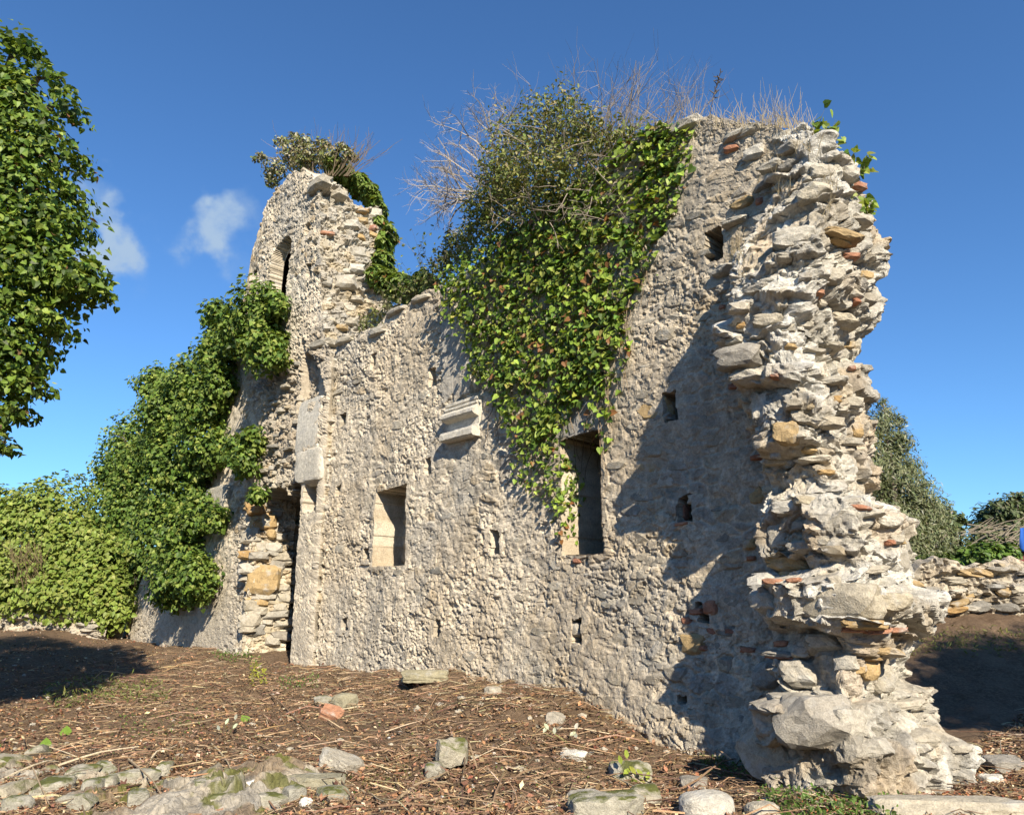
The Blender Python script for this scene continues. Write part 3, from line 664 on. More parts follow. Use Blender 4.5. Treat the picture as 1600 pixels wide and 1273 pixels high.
# wall-top coping stones
for (px, py, w, h) in [(1068, 192, 86, 20), (1150, 205, 60, 14), (620, 478, 40, 14), (590, 510, 34, 14), (660, 458, 40, 14), (540, 524, 34, 12), (500, 530, 40, 14), (495, 280, 34, 20), (520, 300, 30, 14)]:
    stone_on(px, py + 8, w * .75, h, 'pale', main_wall, .72, depth=.4)
if rest:                                                    # stones past the count: joined into one part
    VV, FF, o_ = [], [], 0
    for o in rest:
        m = Matrix.LocRotScale(o.location, o.rotation_euler, o.scale)
        v = np.array([m @ x.co for x in o.data.vertices]); f = np.array([p.vertices[:] for p in o.data.polygons])
        VV.append(v); FF.append(f + o_); o_ += len(v)
    me = raw_mesh('rubble_stones', np.concatenate(VV), np.concatenate(FF), M_PALE); ro = mesh_obj('rubble_stones', me, ruin); ro['kind'] = 'stuff'
    for o in rest: bpy.data.objects.remove(o)

# corbel, springer and bracket: moulded blocks
def prism(name, prof, x0, x1, mat, parent, loc, seed=0, rz=0.0):
    """profile (y, z) polygon run along local X with worn cross-cuts"""
    n = 9; V = []; F = []; k = len(prof); pr = np.array(prof)
    for i in range(n):
        x = x0 + (x1 - x0) * i / (n - 1)
        p = pr + 0.008 * np.stack([vnoise(pr[:, 0] * 9 + i * 3, pr[:, 1] * 9, 0 * pr[:, 0], seed), vnoise(pr[:, 0] * 9 + i * 3, pr[:, 1] * 9, 0 * pr[:, 0] + 5, seed)], 1)
        V += [(x, a, b) for a, b in p]
    for i in range(n - 1):
        for j in range(k): F.append((i * k + j, i * k + (j + 1) % k, (i + 1) * k + (j + 1) % k, (i + 1) * k + j))
    me = bpy.data.meshes.new(name); me.from_pydata(V, [], F + [tuple(range(k))[::-1], tuple(range((n - 1) * k, n * k))]); me.materials.append(mat)
    o = mesh_obj(name, me, parent); o.location = loc; o.rotation_euler = (0, 0, rz); return o
qc0, zc1 = pq(704, 640); qc1, zc0 = pq(753, 680); wc = qc1 - qc0
zc = pq(722, 625)[1]
prism('corbel', [(.1, 0), (-.05, 0), (-.09, -.03), (-.09, -.08), (-.06, -.09), (-.06, -.11), (-.11, -.12), (-.11, -.17), (-.08, -.19), (-.16, -.25), (-.20, -.30), (-.20, -.36), (-.16, -.40), (-.05, -.44), (-.04, -.58), (-.07, -.64), (-.19, -.66), (-.21, -.72), (-.21, -.82), (-.17, -.85), (.1, -.85)], 0, wc, M_DRESS, ruin, (qc0, -.02, zc - .03), 4).scale = (1, 1, .84)
q0, z1 = pq(479, 630); q1, z0 = pq(510, 712)
b = mesh_obj('springer_block', rock_mesh('springer_block', 301, M_DRESS, 4, 1.6, 3, .03), ruin); b.location = ((q0 + q1) / 2 - .05, -.02, (z0 + z1) / 2); b.scale = (q1 - q0, .40, z1 - z0)
q0, z1 = pq(474, 708); q1, z0 = pq(514, 754)
b = mesh_obj('springer_block', rock_mesh('springer_block', 302, M_DRESS, 4, 1.2, 5, .04), ruin); b.location = ((q0 + q1) / 2, .02, (z0 + z1) / 2); b.scale = (q1 - q0, .52, z1 - z0)
q0, z1 = pq(333, 765); q1, z0 = pq(362, 797)
b = mesh_obj('bracket', rock_mesh('bracket', 303, M_PALE, 4, 1.4, 4, .03), ruin); b.location = ((q0 + q1) / 2, 0, (z0 + z1) / 2); b.scale = (q1 - q0, .5, z1 - z0)

# ------------------------------------------------------------------ ground sheet
def axis(c, fine0, fine1, step, far):
    a = list(np.arange(fine0, fine1, step)); s = step; x = fine1
    while x < far: a.append(x); s *= 1.35; x += s
    s = step; x = fine0; b = []
    while x > -far: x -= s; b.append(x); s *= 1.35
    return np.array(b[::-1] + a)
gx = axis(0, -13, 11, .07, 400); gy = axis(0, 4, 20, .06, 400)
GX, GY = np.meshgrid(gx, gy); GZ = ground_z(GX, GY)
near_ = sstep(30, 18, np.hypot(GX, GY)); GZ = GZ + near_ * .02 * fbm(GX * 9, GY * 9, 0 * GX, 3, 47)
i = np.arange(GX.size).reshape(GX.shape); F = np.stack([i[:-1, :-1], i[:-1, 1:], i[1:, 1:], i[1:, :-1]], -1).reshape(-1, 4)
def ground_mat():
    m, N, L, P = new_mat('leafy_brown_soil')
    n1 = noise_node(N, L, 1.3, 5, .6); n2 = noise_node(N, L, 22, 6, .7); n3 = noise_node(N, L, 70, 4, .7)
    c = mixc(N, L, maprange(N, L, n1.outputs['Fac'], .35, .65, 0, 1), (.15, .10, .064), (.23, .16, .105))
    c = mixc(N, L, maprange(N, L, n2.outputs['Fac'], .45, .7, 0, 1), c, (.31, .22, .145))
    c = mixc(N, L, maprange(N, L, n3.outputs['Fac'], .58, .75, 0, .8), c, (.05, .033, .022))
    L.new(c, P.inputs['Base Color']); P.inputs['Roughness'].default_value = .95; P.inputs['Specular IOR Level'].default_value = .1
    ad = N.new('ShaderNodeMath'); ad.operation = 'ADD'; L.new(n2.outputs['Fac'], ad.inputs[0]); L.new(n3.outputs['Fac'], ad.inputs[1])
    bump(N, L, P, ad.outputs[0], 1.0, .05); return m
g = mesh_obj('ground', raw_mesh('ground', np.stack([GX, GY, GZ], -1).reshape(-1, 3), F, ground_mat(), smooth=True)); g['kind'] = 'structure'

# ------------------------------------------------------------------ leaves and twigs
HEART = (np.array([(0, 0, 0), (-.34, -.10, .05), (-.50, .18, .10), (-.33, .56, .06), (0, 1.0, -.06), (.33, .56, .06), (.50, .18, .10), (.34, -.10, .05), (0, .38, -.03)]) * np.array([1, 1, 1.2]),
         np.array([(0, 8, 2, 1), (8, 4, 3, 2), (8, 6, 5, 4), (0, 7, 6, 8)]))
OVAL = (np.array([(0, 0, 0), (-.24, .35, .06), (-.17, .75, .03), (0, 1.0, -.08), (.17, .75, .03), (.24, .35, .06), (0, .5, -.02)], float), np.array([(0, 6, 2, 1), (6, 3, 2, 2), (6, 4, 3, 3), (0, 5, 4, 6)]))
OVAL = (OVAL[0], np.array([(0, 6, 2, 1), (0, 5, 4, 6)])); OVALT = np.array([(6, 3, 2), (6, 4, 3)])
NEED = (np.array([(0, 0, 0), (-.11, .5, .02), (0, 1, 0), (.11, .5, .02)], float), np.array([(0, 3, 2, 1)]))
def frames(N, T):
    N = N / (np.linalg.norm(N, axis=1, keepdims=True) + 1e-9)
    T = T - (T * N).sum(1, keepdims=True) * N; T = T / (np.linalg.norm(T, axis=1, keepdims=True) + 1e-9)
    X = np.cross(T, N); return np.stack([X, T, N], -1)
def leaf_arrays(P, N, T, size, colr, tmpl):
    V0, F0 = tmpl; R = frames(N, T); n = len(P)
    V = np.einsum('nij,kj->nki', R, V0) * size[:, None, None] + P[:, None, :]
    F = (F0[None] + (np.arange(n) * len(V0))[:, None, None]).reshape(-1, F0.shape[1])
    C = np.repeat(colr, len(V0), 0)
    Fs = [F]
    if tmpl is OVAL: Fs.append((OVALT[None] + (np.arange(n) * len(V0))[:, None, None]).reshape(-1, 3))
    return V.reshape(-1, 3), Fs, C
def leaf_mesh(name, P, N, T, size, colr, tmpl, mat): 
    V, F, C = leaf_arrays(P, N, T, size, colr, tmpl); return raw_mesh(name, V, F, mat, C)
def pick(pal, n, w=None, jit=.15):
    pal = np.array(pal); k = RNG.choice(len(pal), n, p=None if w is None else np.array(w) / sum(w)); return np.clip(pal[k] * (1 + jit * RNG.normal(size=(n, 1))) * (1 + .3 * jit * RNG.normal(size=(n, 3))), .01, .8)
def unit(n):
    v = RNG.normal(size=(n, 3)); return v / np.linalg.norm(v, axis=1, keepdims=True)
IVYPAL = [(.17, .25, .035), (.23, .30, .05), (.10, .165, .025), (.29, .345, .07), (.07, .12, .02), (.30, .27, .07), (.24, .11, .045)]
IVYW = [5, 5, 4, 3, 3, .8, .4]

def blob_leaves(blobs, per_area, pal, w, size, tmpl, up=.5, out=1.0, rnd=.6, shell=(.72, 1.05), lump=.22, droop=.6):
    """blobs: (centre xyz, (rx, ry, rz)); leaves through the outer shell of a lumpy ellipsoid"""
    Ps, Ns, Ts, Ss = [], [], [], []
    for (c, r) in blobs:
        c = np.array(c); r = np.array(r); area = 4 * math.pi * ((r[0] * r[1]) ** 1.6 / 3 + (r[0] * r[2]) ** 1.6 / 3 + (r[1] * r[2]) ** 1.6 / 3) ** (1 / 1.6)
        n = max(8, int(area * per_area)); d = unit(n)
        lum = 1 + lump * fbm(d[:, 0] * 2.2 + c[0], d[:, 1] * 2.2 + c[1], d[:, 2] * 2.2 + c[2], 3, 400)
        sh = shell[0] + (shell[1] - shell[0]) * RNG.random(n) ** .6
        Ps.append(c + d * r * (lum * sh)[:, None]); nn = d / r; nn /= np.linalg.norm(nn, axis=1, keepdims=True)
        Ns.append(nn * out + np.array([0, 0, up]) + np.array(SUN_DIR) * .25 + rnd * unit(n)); Ts.append(unit(n) * .6 + nn * .5 + np.array([0, 0, -droop])); Ss.append(size[0] + (size[1] - size[0]) * RNG.random(n))
    P = np.concatenate(Ps); return P, np.concatenate(Ns), np.concatenate(Ts), np.concatenate(Ss), pick(pal, len(P), w)

def singles(parent, P, N, T, S, Cc, tmpl, mat, n_single, name='leaf'):
    """the leaves that show largest become parts of their own; the rest one joined part"""
    d = np.linalg.norm(P - CAMP, axis=1); fac = np.abs(((P - CAMP) / d[:, None] * (N / np.linalg.norm(N, axis=1, keepdims=True))).sum(1))
    r = P - CAMP; fw = r[:, 1] * math.cos(TH) + r[:, 2] * math.sin(TH); sx = CX + FPX * r[:, 0] / fw; sy = CY - FPX * (r[:, 2] * math.cos(TH) - r[:, 1] * math.sin(TH)) / fw
    vis = (sx > 0) & (sx < 1600) & (sy > 0) & (sy < 1273)
    sc_ = S / d * fac * vis; front = -d
    # keep only leaves near the front of their neighbourhood
    cell = (np.floor(sx / 9).astype(int), np.floor(sy / 9).astype(int)); best = {}
    for i in np.nonzero(vis)[0]:
        k = (cell[0][i], cell[1][i])
        if k not in best or d[i] < d[best[k]]: best[k] = i
    cand = np.array(list(best.values())); cand = cand[np.argsort(-sc_[cand])][:n_single]
    R = frames(N, T); vari = []
    for k in range(8):
        V0, F0 = tmpl; c = np.tile(Cc[cand[k * 7 % len(cand)]], (len(V0), 1))
        vari.append(raw_mesh(name, V0, [F0] + ([OVALT] if tmpl is OVAL else []), mat, c))
    pm = parent.matrix_world.inverted() if False else Matrix.Translation(-Vector(parent.location))
    for k, i in enumerate(cand):
        o = mesh_obj(name, vari[k % 8], parent)
        o.matrix_local = pm @ (Matrix.Translation(Vector(P[i])) @ Matrix(R[i].tolist()).to_4x4() @ Matrix.Scale(float(S[i]), 4))
    mk = np.ones(len(P), bool); mk[cand] = False
    me = leaf_mesh('foliage', P[mk] - np.array(parent.location), N[mk], T[mk], S[mk], Cc[mk], tmpl, mat); f = mesh_obj('foliage', me, parent); f['kind'] = 'stuff'
    return f

class Tubes:
    def __init__(s): s.V, s.F, s.C, s.n = [], [], [], 0
    def add(s, pts, r0, r1, colr, sides=3):
        pts = [Vector(p) for p in pts]; k = len(pts)
        for i, p in enumerate(pts):
            t = (pts[min(i + 1, k - 1)] - pts[max(i - 1, 0)]).normalized()
            a = t.orthogonal().normalized(); b = t.cross(a); r = r0 + (r1 - r0) * i / max(1, k - 1)
            for j in range(sides):
                w = 2 * math.pi * j / sides; s.V.append(p + a * (math.cos(w) * r) + b * (math.sin(w) * r)); s.C.append(colr)
        for i in range(k - 1):
            for j in range(sides):
                s.F.append((s.n + i * sides + j, s.n + i * sides + (j + 1) % sides, s.n + (i + 1) * sides + (j + 1) % sides, s.n + (i + 1) * sides + j))
        s.n += k * sides
    def build(s, name, parent=None, mat=None):
        base = np.array(parent.location) if parent is not None else 0
        return mesh_obj(name, raw_mesh(name, np.array([v[:] for v in s.V]) - base, np.array(s.F), mat or M_BARK, np.array(s.C)), parent)
def rv(k=1.0): return Vector((random.gauss(0, k), random.gauss(0, k), random.gauss(0, k)))
def grow(T, p, d, L, r, depth, colr, spread=.6, kids=(3, 5), lift=.1, seg=4, ends=None, sides=3):
    pts = [p]; d = d.normalized()
    for i in range(seg):
        d = (d + rv(.16) + Vector((0, 0, lift))).normalized(); pts.append(pts[-1] + d * (L / seg))
    T.add(pts, r, r * .45, colr, sides)
    if ends is not None and depth <= 1: ends.extend(pts[1:])
    if depth <= 0: return
    for _ in range(random.randint(*kids)):
        i = random.randint(1, seg); grow(T, pts[i], (d + rv(spread)).normalized(), L * random.uniform(.45, .75), r * .5, depth - 1, colr, spread, kids, lift, max(2, seg - 1), ends, 3)

# --- ivy hanging on the main wall
ivy_poly = [(1085, 195), (1082, 240), (1060, 300), (1046, 340), (1022, 405), (1000, 450), (985, 478), (968, 520), (950, 560), (930, 600), (905, 640), (880, 680), (840, 700), (800, 670), (785, 640), (772, 600), (752, 590), (742, 540), (716, 492), (702, 455), (706, 415), (730, 385), (800, 360), (880, 312), (950, 250), (1000, 206), (1050, 190)]
trail1 = [(985, 480), (990, 545), (962, 570), (955, 640), (968, 650), (945, 665), (952, 705), (935, 700), (930, 640), (935, 560)]
trail2 = [(800, 680), (870, 690), (905, 720), (912, 760), (905, 800), (895, 830), (880, 850), (872, 800), (850, 765), (820, 765)]
def ivy_on(poly, n, pal, w, off, size, clump=.5, tmplu=.55):
    P, N, T = [], [], []
    for (x, y) in poly_samples(poly, n):
        x += random.gauss(0, 7); y += random.gauss(0, 7)
        if vnoise(np.array(x / 26.), np.array(y / 26.), np.array(.5), 9) < -1 + 2 * clump * random.random() * (2.0 if x > 955 or y > 610 else 1.0): continue
        h = hit(x, y)
        if h is None or h[1].y > .3: continue
        nv = np.array(h[1]); nv = nv if nv @ (CAMP - np.array(h[0])) > 0 else -nv
        base = -YA * .8 + nv * .2
        o_ = off(x, y) * random.random() ** .7
        P.append(np.array(h[0]) + base * o_); N.append(base + np.array([0, 0, tmplu]) + .62 * RNG.normal(size=3) + .2 * np.array(SUN_DIR)); T.append(np.array([0, 0, -1.0]) + .6 * RNG.normal(size=3))
    return np.array(P), np.array(N), np.array(T), size[0] + (size[1] - size[0]) * RNG.random(len(P)) ** 1.4, pick(pal, len(P), w, .22)
ivy = empty('ivy', to_world([-3.4, -.15, .6]))
tag(ivy, 'broad curtain of yellow-green ivy hanging down the middle of the main wall over a niche', 'ivy')
def off_main(x, y): return .10 + .42 * max(0, min(1, (1000 - x) / 250)) * max(.25, min(1, (680 - y) / 250)) 
parts = [ivy_on(ivy_poly, 7800, IVYPAL, IVYW, off_main, (.05, .125), .42), ivy_on(trail1, 170, IVYPAL, IVYW, lambda x, y: .12, (.07, .11), .25), ivy_on(trail2, 300, IVYPAL, IVYW, lambda x, y: .2, (.06, .09), .2)]
P, N, T, S_, Cc = [np.concatenate(z) for z in zip(*parts)]
singles(ivy, P, N, T, S_, Cc, HEART, M_IVY, 300)
T_ = Tubes()
for (x, y) in poly_samples([(720, 420), (1040, 330), (960, 600), (930, 700), (780, 640)], 110):
    pts = []; dx = random.uniform(-3, 3)
    for k in range(7):
        h = hit(x + dx * k + random.uniform(-3, 3), y + k * 13)
        if h is None: break
        pts.append(Vector(h[0]) - Vector(YA) * .05)
    if len(pts) > 3: T_.add(pts, .008, .004, (.16, .12, .08))
T_.build('stem', ivy)['kind'] = 'stuff'

def ploc(px, py, y): q, z = on_plane(px, py, y); return to_world([q, y, z])
def pblob(px, py, rpx, y, flat=1.0, ry=None):
    c = ploc(px, py, y); k = c[1] / FPX * 1.02; r = rpx * k; return (c, (r, (ry or r), r * flat))

# --- ivy mass on the left wall
left_blobs = [(405, 485, 46), (340, 500, 26), (415, 545, 34), (372, 520, 34), (300, 590, 42), (340, 560, 34), (262, 640, 50), (322, 640, 46), (208, 690, 44), (275, 720, 60), (180, 745, 42), (320, 720, 34), (325, 800, 34), (255, 815, 62), (195, 800, 46), (290, 885, 46), (268, 925, 26), (310, 900, 34), (165, 850, 42),
              (398, 688, 20), (383, 722, 22), (372, 700, 20), (404, 772, 13), (240, 600, 26), (435, 475, 20), (150, 910, 34), (140, 955, 26), (175, 945, 22)]
left_blobs = [(x + abs(random.gauss(0, r * .35)) if x < 270 else x + random.gauss(0, r * .45), y + random.gauss(0, r * .45), r * random.uniform(.4, .7)) for x, y, r in left_blobs for _ in range(2)] + [(x, y, r * .85) for x, y, r in left_blobs] + [(205, 905, 24), (190, 865, 24), (215, 880, 20)]
iv2 = empty('ivy', ploc(280, 980, -.5)); tag(iv2, 'huge dark green ivy mass tumbling down the sloping left end of the ruin', 'ivy')
bl = [pblob(x, y, r * 1.02, random.uniform(-.55, -.05) if x > 230 else random.uniform(-.3, .3), 1.05, min(.7, r / 38)) for x, y, r in left_blobs]
P, N, T, S_, Cc = blob_leaves(bl, 300, [(.13, .20, .036), (.17, .24, .045), (.085, .145, .027), (.23, .28, .065), (.06, .105, .022)], [5, 4, 4, 3, 3], (.07, .14), HEART, lump=.5, shell=(.35, 1.2), rnd=.95)
singles(iv2, P, N, T, S_, Cc, HEART, M_IVY, 60)
T_ = Tubes()
for (x, y, r) in left_blobs[::4]:
    p0 = Vector(ploc(x, y + r * .6, -.1))
    for _ in range(5): grow(T_, p0, Vector((random.uniform(-1, 1), -.4, random.uniform(.2, 1))), r / 50 * .9, .02, 1, (.14, .11, .08), .6, (2, 3))
T_.build('stem', iv2)['kind'] = 'stuff'

# --- ivy and shrub on the tower
iv3 = empty('ivy', ploc(590, 520, .9)); tag(iv3, 'bright ivy strand trailing down the broken right edge of the tower', 'ivy')
bl = [pblob(x, y, r, d, 1, .5) for x, y, r, d in [(540, 278, 18, 1.3), (562, 290, 18, 1.7), (580, 305, 16, 1.9), (592, 325, 12, 2.0), (597, 355, 10, 2.0), (600, 385, 12, 1.9), (604, 375, 10, 2.0), (598, 410, 17, 1.8), (590, 435, 17, 1.5), (606, 442, 18, 1.2), (625, 448, 18, 1.0), (645, 455, 18, .7), (665, 445, 17, .6), (525, 262, 16, .9), (580, 420, 12, 1.9), (612, 365, 7, 2.0)]]
P, N, T, S_, Cc = blob_leaves(bl, 330, [(.15, .21, .04), (.18, .24, .05), (.11, .17, .03), (.2, .09, .03)], [5, 4, 3, .3], (.10, .16), HEART)
mesh_obj('foliage', leaf_mesh('foliage', P - np.array(iv3.location), N, T, S_, Cc, HEART, M_IVY), iv3)['kind'] = 'stuff'
sh1 = empty('shrub', ploc(490, 280, .7)); tag(sh1, 'olive brown shrub with silvery tips rooted on top of the tower', 'shrub')
bl = [pblob(x, y, r, d, .8) for x, y, r, d in [(460, 240, 26, .5), (490, 245, 26, .6), (520, 248, 26, .7), (548, 245, 16, .9), (430, 265, 22, .5), (425, 285, 12, .5), (408, 245, 9, .4), (475, 262, 24, .6), (440, 222, 12, .5), (475, 222, 16, .5), (505, 226, 14, .6), (460, 215, 10, .5), (535, 232, 12, .7), (400, 250, 7, .4)]]
P, N, T, S_, Cc = blob_leaves(bl, 300, [(.19, .185, .075), (.14, .17, .05), (.25, .215, .12), (.38, .37, .28)], [4, 4, 3, 2], (.07, .15), OVAL, droop=-.9, shell=(.3, 1.15))
mesh_obj('foliage', leaf_mesh('foliage', P - np.array(sh1.location), N, T, S_, Cc, OVAL, M_DULL), sh1)['kind'] = 'stuff'
T_ = Tubes()
for k in range(46):
    x = random.uniform(455, 545); grow(T_, Vector(ploc(x, 275, .6)), Vector((random.gauss((x - 490) / 60, .3), 0, 1)), 1.0, .012, 1, (.24, .18, .12), .3, (2, 4))
T_.build('branch', sh1)

# --- plants along the wall top
sh2 = empty('shrub', ploc(860, 370, .3)); tag(sh2, 'big dense evergreen shrub growing out of the wall top above the ivy', 'shrub')
sb = [(1005, 205, 16), (740, 330, 22), (735, 370, 22), (770, 375, 24), (805, 350, 26), (800, 215, 42), (845, 190, 40), (880, 180, 36), (900, 215, 44), (935, 235, 36), (780, 260, 34), (830, 260, 50), (880, 270, 44), (800, 310, 42), (850, 310, 42), (770, 300, 30), (920, 190, 26), (770, 335, 26), (960, 215, 24), (985, 200, 14), (760, 345, 20)]
bl = [pblob(x, y + (16 if y < 300 else 0), r * .9, -.15 if y > 240 else .2, 1, min(.9, r / 40)) for x, y, r in sb]
P, N, T, S_, Cc = blob_leaves(bl, 300, [(.18, .20, .055), (.13, .165, .042), (.24, .245, .08), (.27, .22, .11)], [4, 4, 3, 1.2], (.055, .10), OVAL, droop=-.6, shell=(.3, 1.15), lump=.5, rnd=.9)
mesh_obj('foliage', leaf_mesh('foliage', P - np.array(sh2.location), N, T, S_, Cc, OVAL, M_DULL), sh2)['kind'] = 'stuff'
T_ = Tubes(); GT = (.30, .255, .21)
for k in range(70):
    x = random.uniform(770, 990); y = 330 - (x - 770) * .5
    grow(T_, Vector(ploc(x, y, .15)), Vector((random.gauss((x - 860) / 140, .25), random.gauss(-.1, .3), 1.1)), random.uniform(.7, 1.25), .011, 2, GT, .42, (2, 4), .02)
for k in range(60):
    x = random.uniform(770, 960); y = random.uniform(200, 350)
    grow(T_, Vector(ploc(x, y, -.5)), Vector((random.gauss(-.1, .5), -.35, random.gauss(-.1, .4))), random.uniform(.3, .6), .008, 2, (.22, .185, .15), .6, (2, 3), -.02)
T_.build('branch', sh2)
db = empty('bare_bush', ploc(760, 350, .2)); tag(db, 'leafless grey bush reaching out to the left from the wall top against the sky', 'bush')
T_ = Tubes()
for (x, y, dx, dz, L) in [(752, 305, -1, .15, .9), (752, 310, -1, .5, .95), (755, 290, -.8, .9, .9), (756, 300, -1, -.1, .8), (765, 240, -.8, .7, .8), (772, 220, -.5, 1, .9), (760, 330, -.9, -.3, .7), (745, 300, -1.1, .3, .9), (760, 260, -.9, .5, .8), (770, 230, -.3, 1, .8), (740, 310, -1, -.5, .7), (742, 300, -1, .05, .8), (738, 295, -.7, .6, .7)]:
    grow(T_, Vector(ploc(x, y, .1)), Vector((dx, random.gauss(0, .2), dz)), L * .85, .024, 3, (.29, .265, .25), .62, (4, 5), .03)
for pl in ([(765, 345), (742, 318), (720, 296), (706, 272), (700, 240), (684, 215)], [(742, 318), (715, 312), (690, 306), (668, 292)], [(706, 272), (690, 262), (672, 262)], [(735, 310), (712, 330), (700, 352)], [(775, 300), (757, 262), (742, 246), (728, 225)]):
    T_.add([ploc(a, b, .05 + .04 * random.random()) for a, b in pl], .03, .008, (.22, .195, .17), 5)
T_.build('branch', db)
tw = empty('dry_stalks', ploc(1040, 195, .4)); tag(tw, 'thin bare twiggy stalks standing on the wall top right of the big shrub', 'dry plant')
T_ = Tubes()
for k in range(60):
    x = random.uniform(940, 1090); y = 240 - (x - 940) * .32 if x < 1040 else 195
    grow(T_, Vector(ploc(x, y, .3)), Vector((random.gauss(.15, .3), random.gauss(0, .2), 1)), random.uniform(.35, .75), .006, 2, (.26, .22, .18), .45, (1, 3), .05)
T_.build('stalk', tw)
dgr = empty('dry_grass', ploc(1190, 200, .3)); tag(dgr, 'pale dry grass bristling along the broken top of the right end of the wall', 'dry grass')
T_ = Tubes()
for k in range(330):
    x = random.uniform(1080, 1285); y = 196 + max(0, x - 1230) * .55
    p = Vector(ploc(x, y + 4, random.uniform(-.1, .5))); L = random.choice([.12, .2, .2, .3, .4, .62]) * random.uniform(.7, 1.1)
    d = Vector((random.gauss(0, .22), random.gauss(0, .2), 1)); T_.add([p, p + d * L * .5, p + d * L + Vector((random.gauss(0, .06), 0, -.03))], .004, .0015, random.choice([(.42, .34, .20), (.36, .29, .18), (.48, .40, .27)]))
for k in range(170):                                      # tufts in the ledges
    x, y = random.choice([(1215, 260), (1225, 300), (1190, 300), (1300, 300), (1290, 330), (1150, 395), (1160, 420), (1240, 240), (1270, 240)]); h = hit(x + random.gauss(0, 8), y + random.gauss(0, 8))
    if h is None: continue
    p = Vector(h[0]); d = Vector((random.gauss(0, .3), random.gauss(-.3, .3), 1)); L = random.uniform(.1, .3); T_.add([p, p + d * L * .5, p + d * L + Vector((0, 0, -.03))], .0035, .0012, (.40, .32, .19))
T_.build('blade', dgr)
def small_plant(name, px, py, y, hpx, n, label, cat, pal=IVYPAL[:4], tmpl=HEART, size=(.07, .11), spread=.4, mat=M_IVY):
    r = empty(name, ploc(px, py, y)); tag(r, label, cat); T_ = Tubes(); E = []
    k = r.location.y / FPX
    for _ in range(n): grow(T_, Vector(r.location) + Vector((random.gauss(0, .1), 0, 0)), Vector((random.gauss(0, spread), random.gauss(-.1, spread), 1)), hpx * k * random.uniform(.6, 1), .006, 1, (.2, .18, .1), .5, (1, 3), .06, ends=E)
    T_.build('stem', r); P = np.array([e[:] for e in E]) + .03 * RNG.normal(size=(len(E), 3)); m = len(P)
    mesh_obj('foliage', leaf_mesh('foliage', P - np.array(r.location), unit(m) + np.array([0, -.5, .6]), unit(m) + np.array([0, 0, -.2]), size[0] + (size[1] - size[0]) * RNG.random(m), pick(pal, m), tmpl, mat), r)['kind'] = 'stuff'
    return r
small_plant('sprig', 1290, 235, .2, 55, 5, 'leafy green sprig sprouting from the top right corner of the broken pier', 'plant')
small_plant('sprig', 1338, 275, .5, 36, 4, 'small green sprig on the right edge of the pier near its top', 'plant')
small_plant('sprig', 1344, 335, .5, 30, 3, 'tiny green sprig low on the right edge of the pier below another sprig', 'plant')
small_plant('weed_bush', 640, 470, .3, 70, 10, 'loose green bush on the wall top between tower and ivy', 'bush', size=(.07, .11), tmpl=OVAL, spread=.6, mat=M_DULL)
tb2 = empty('weed_bush', ploc(650, 480, .3)); tag(tb2, 'dense low green growth on the sagging wall top between tower and ivy curtain', 'bush')
bl = [pblob(x, y, r, .25, .9, .35) for x, y, r in [(700, 400, 20), (720, 380, 18), (690, 425, 20), (665, 448, 16), (640, 462, 15), (612, 480, 14), (590, 498, 13), (570, 508, 9), (728, 405, 18), (705, 375, 12)]]
P, N, T, S_, Cc = blob_leaves(bl, 300, [(.15, .185, .05), (.11, .13, .045), (.20, .215, .08), (.16, .14, .08)], None, (.06, .12), OVAL, droop=-.3, shell=(.2, 1.3), lump=.5, rnd=1.0)
mesh_obj('foliage', leaf_mesh('foliage', P - np.array(tb2.location), N, T, S_, Cc, OVAL, M_DULL), tb2)['kind'] = 'stuff'
small_plant('weed_bush', 690, 440, .3, 80, 12, 'pale leafy bush on the wall top just left of the ivy curtain', 'bush', [(.15, .19, .05), (.19, .21, .08), (.11, .15, .04)], OVAL, (.08, .13), .6, M_DULL)
small_plant('weed_bush', 610, 505, .1, 46, 14, 'dull brownish green heather-like bush on the wall top beside the tower', 'bush', [(.10, .10, .05), (.13, .12, .06), (.08, .09, .035)], NEED, (.08, .13), .8, M_DULL)
dst = empty('dry_stalks', ploc(1110, 185, .4)); tag(dst, 'single dark seed-head stalk leaning on the wall top above the pier', 'dry plant')
T_ = Tubes(); a = Vector(ploc(1108, 188, .4)); e = Vector(ploc(1126, 112, .4)); T_.add([a, a.lerp(e, .5) + Vector((-.02, 0, 0)), e], .008, .004, (.10, .08, .07))
for k in range(26):
    p = a.lerp(e, random.uniform(.45, 1)); T_.add([p, p + rv(.035)], .010, .006, (.10, .085, .07))
T_.build('stalk', dst)

# ------------------------------------------------------------------ far left ivy wall, left tree
fw = empty('ivy_mound', (-16.5, 25.5, .9)); tag(fw, 'rounded mound of light green ivy burying an old wall at the far left', 'ivy')
def wblob(px, py, Y, rx, rz, ry): r = ray(px, py); p = CAMP + r * (Y / r[1]); return (p, (rx, ry, rz))
bl = [wblob(60, 845, 26, 2.1, 2.2, 1.6), wblob(0, 860, 26, 2.0, 2.2, 1.6), wblob(-70, 880, 26, 2.4, 2.1, 1.6), wblob(105, 880, 25.5, 1.3, 1.7, 1.2), wblob(40, 915, 25, 2.2, 1.1, 1.0), wblob(110, 935, 24.5, 1.3, .8, .9), wblob(-150, 890, 26, 3, 2.0, 1.6), wblob(150, 930, 24.3, .9, .8, .7), wblob(170, 890, 24.6, .8, 1.2, .7), wblob(180, 950, 24.2, .6, .7, .5), wblob(140, 875, 25, .8, 1.1, .7)]
P, N, T, S_, Cc = blob_leaves(bl, 170, [(.21, .27, .055), (.17, .23, .045), (.25, .29, .075)], [4, 4, 2], (.08, .17), HEART, up=.5, shell=(.6, 1.08), lump=.28, rnd=.9)
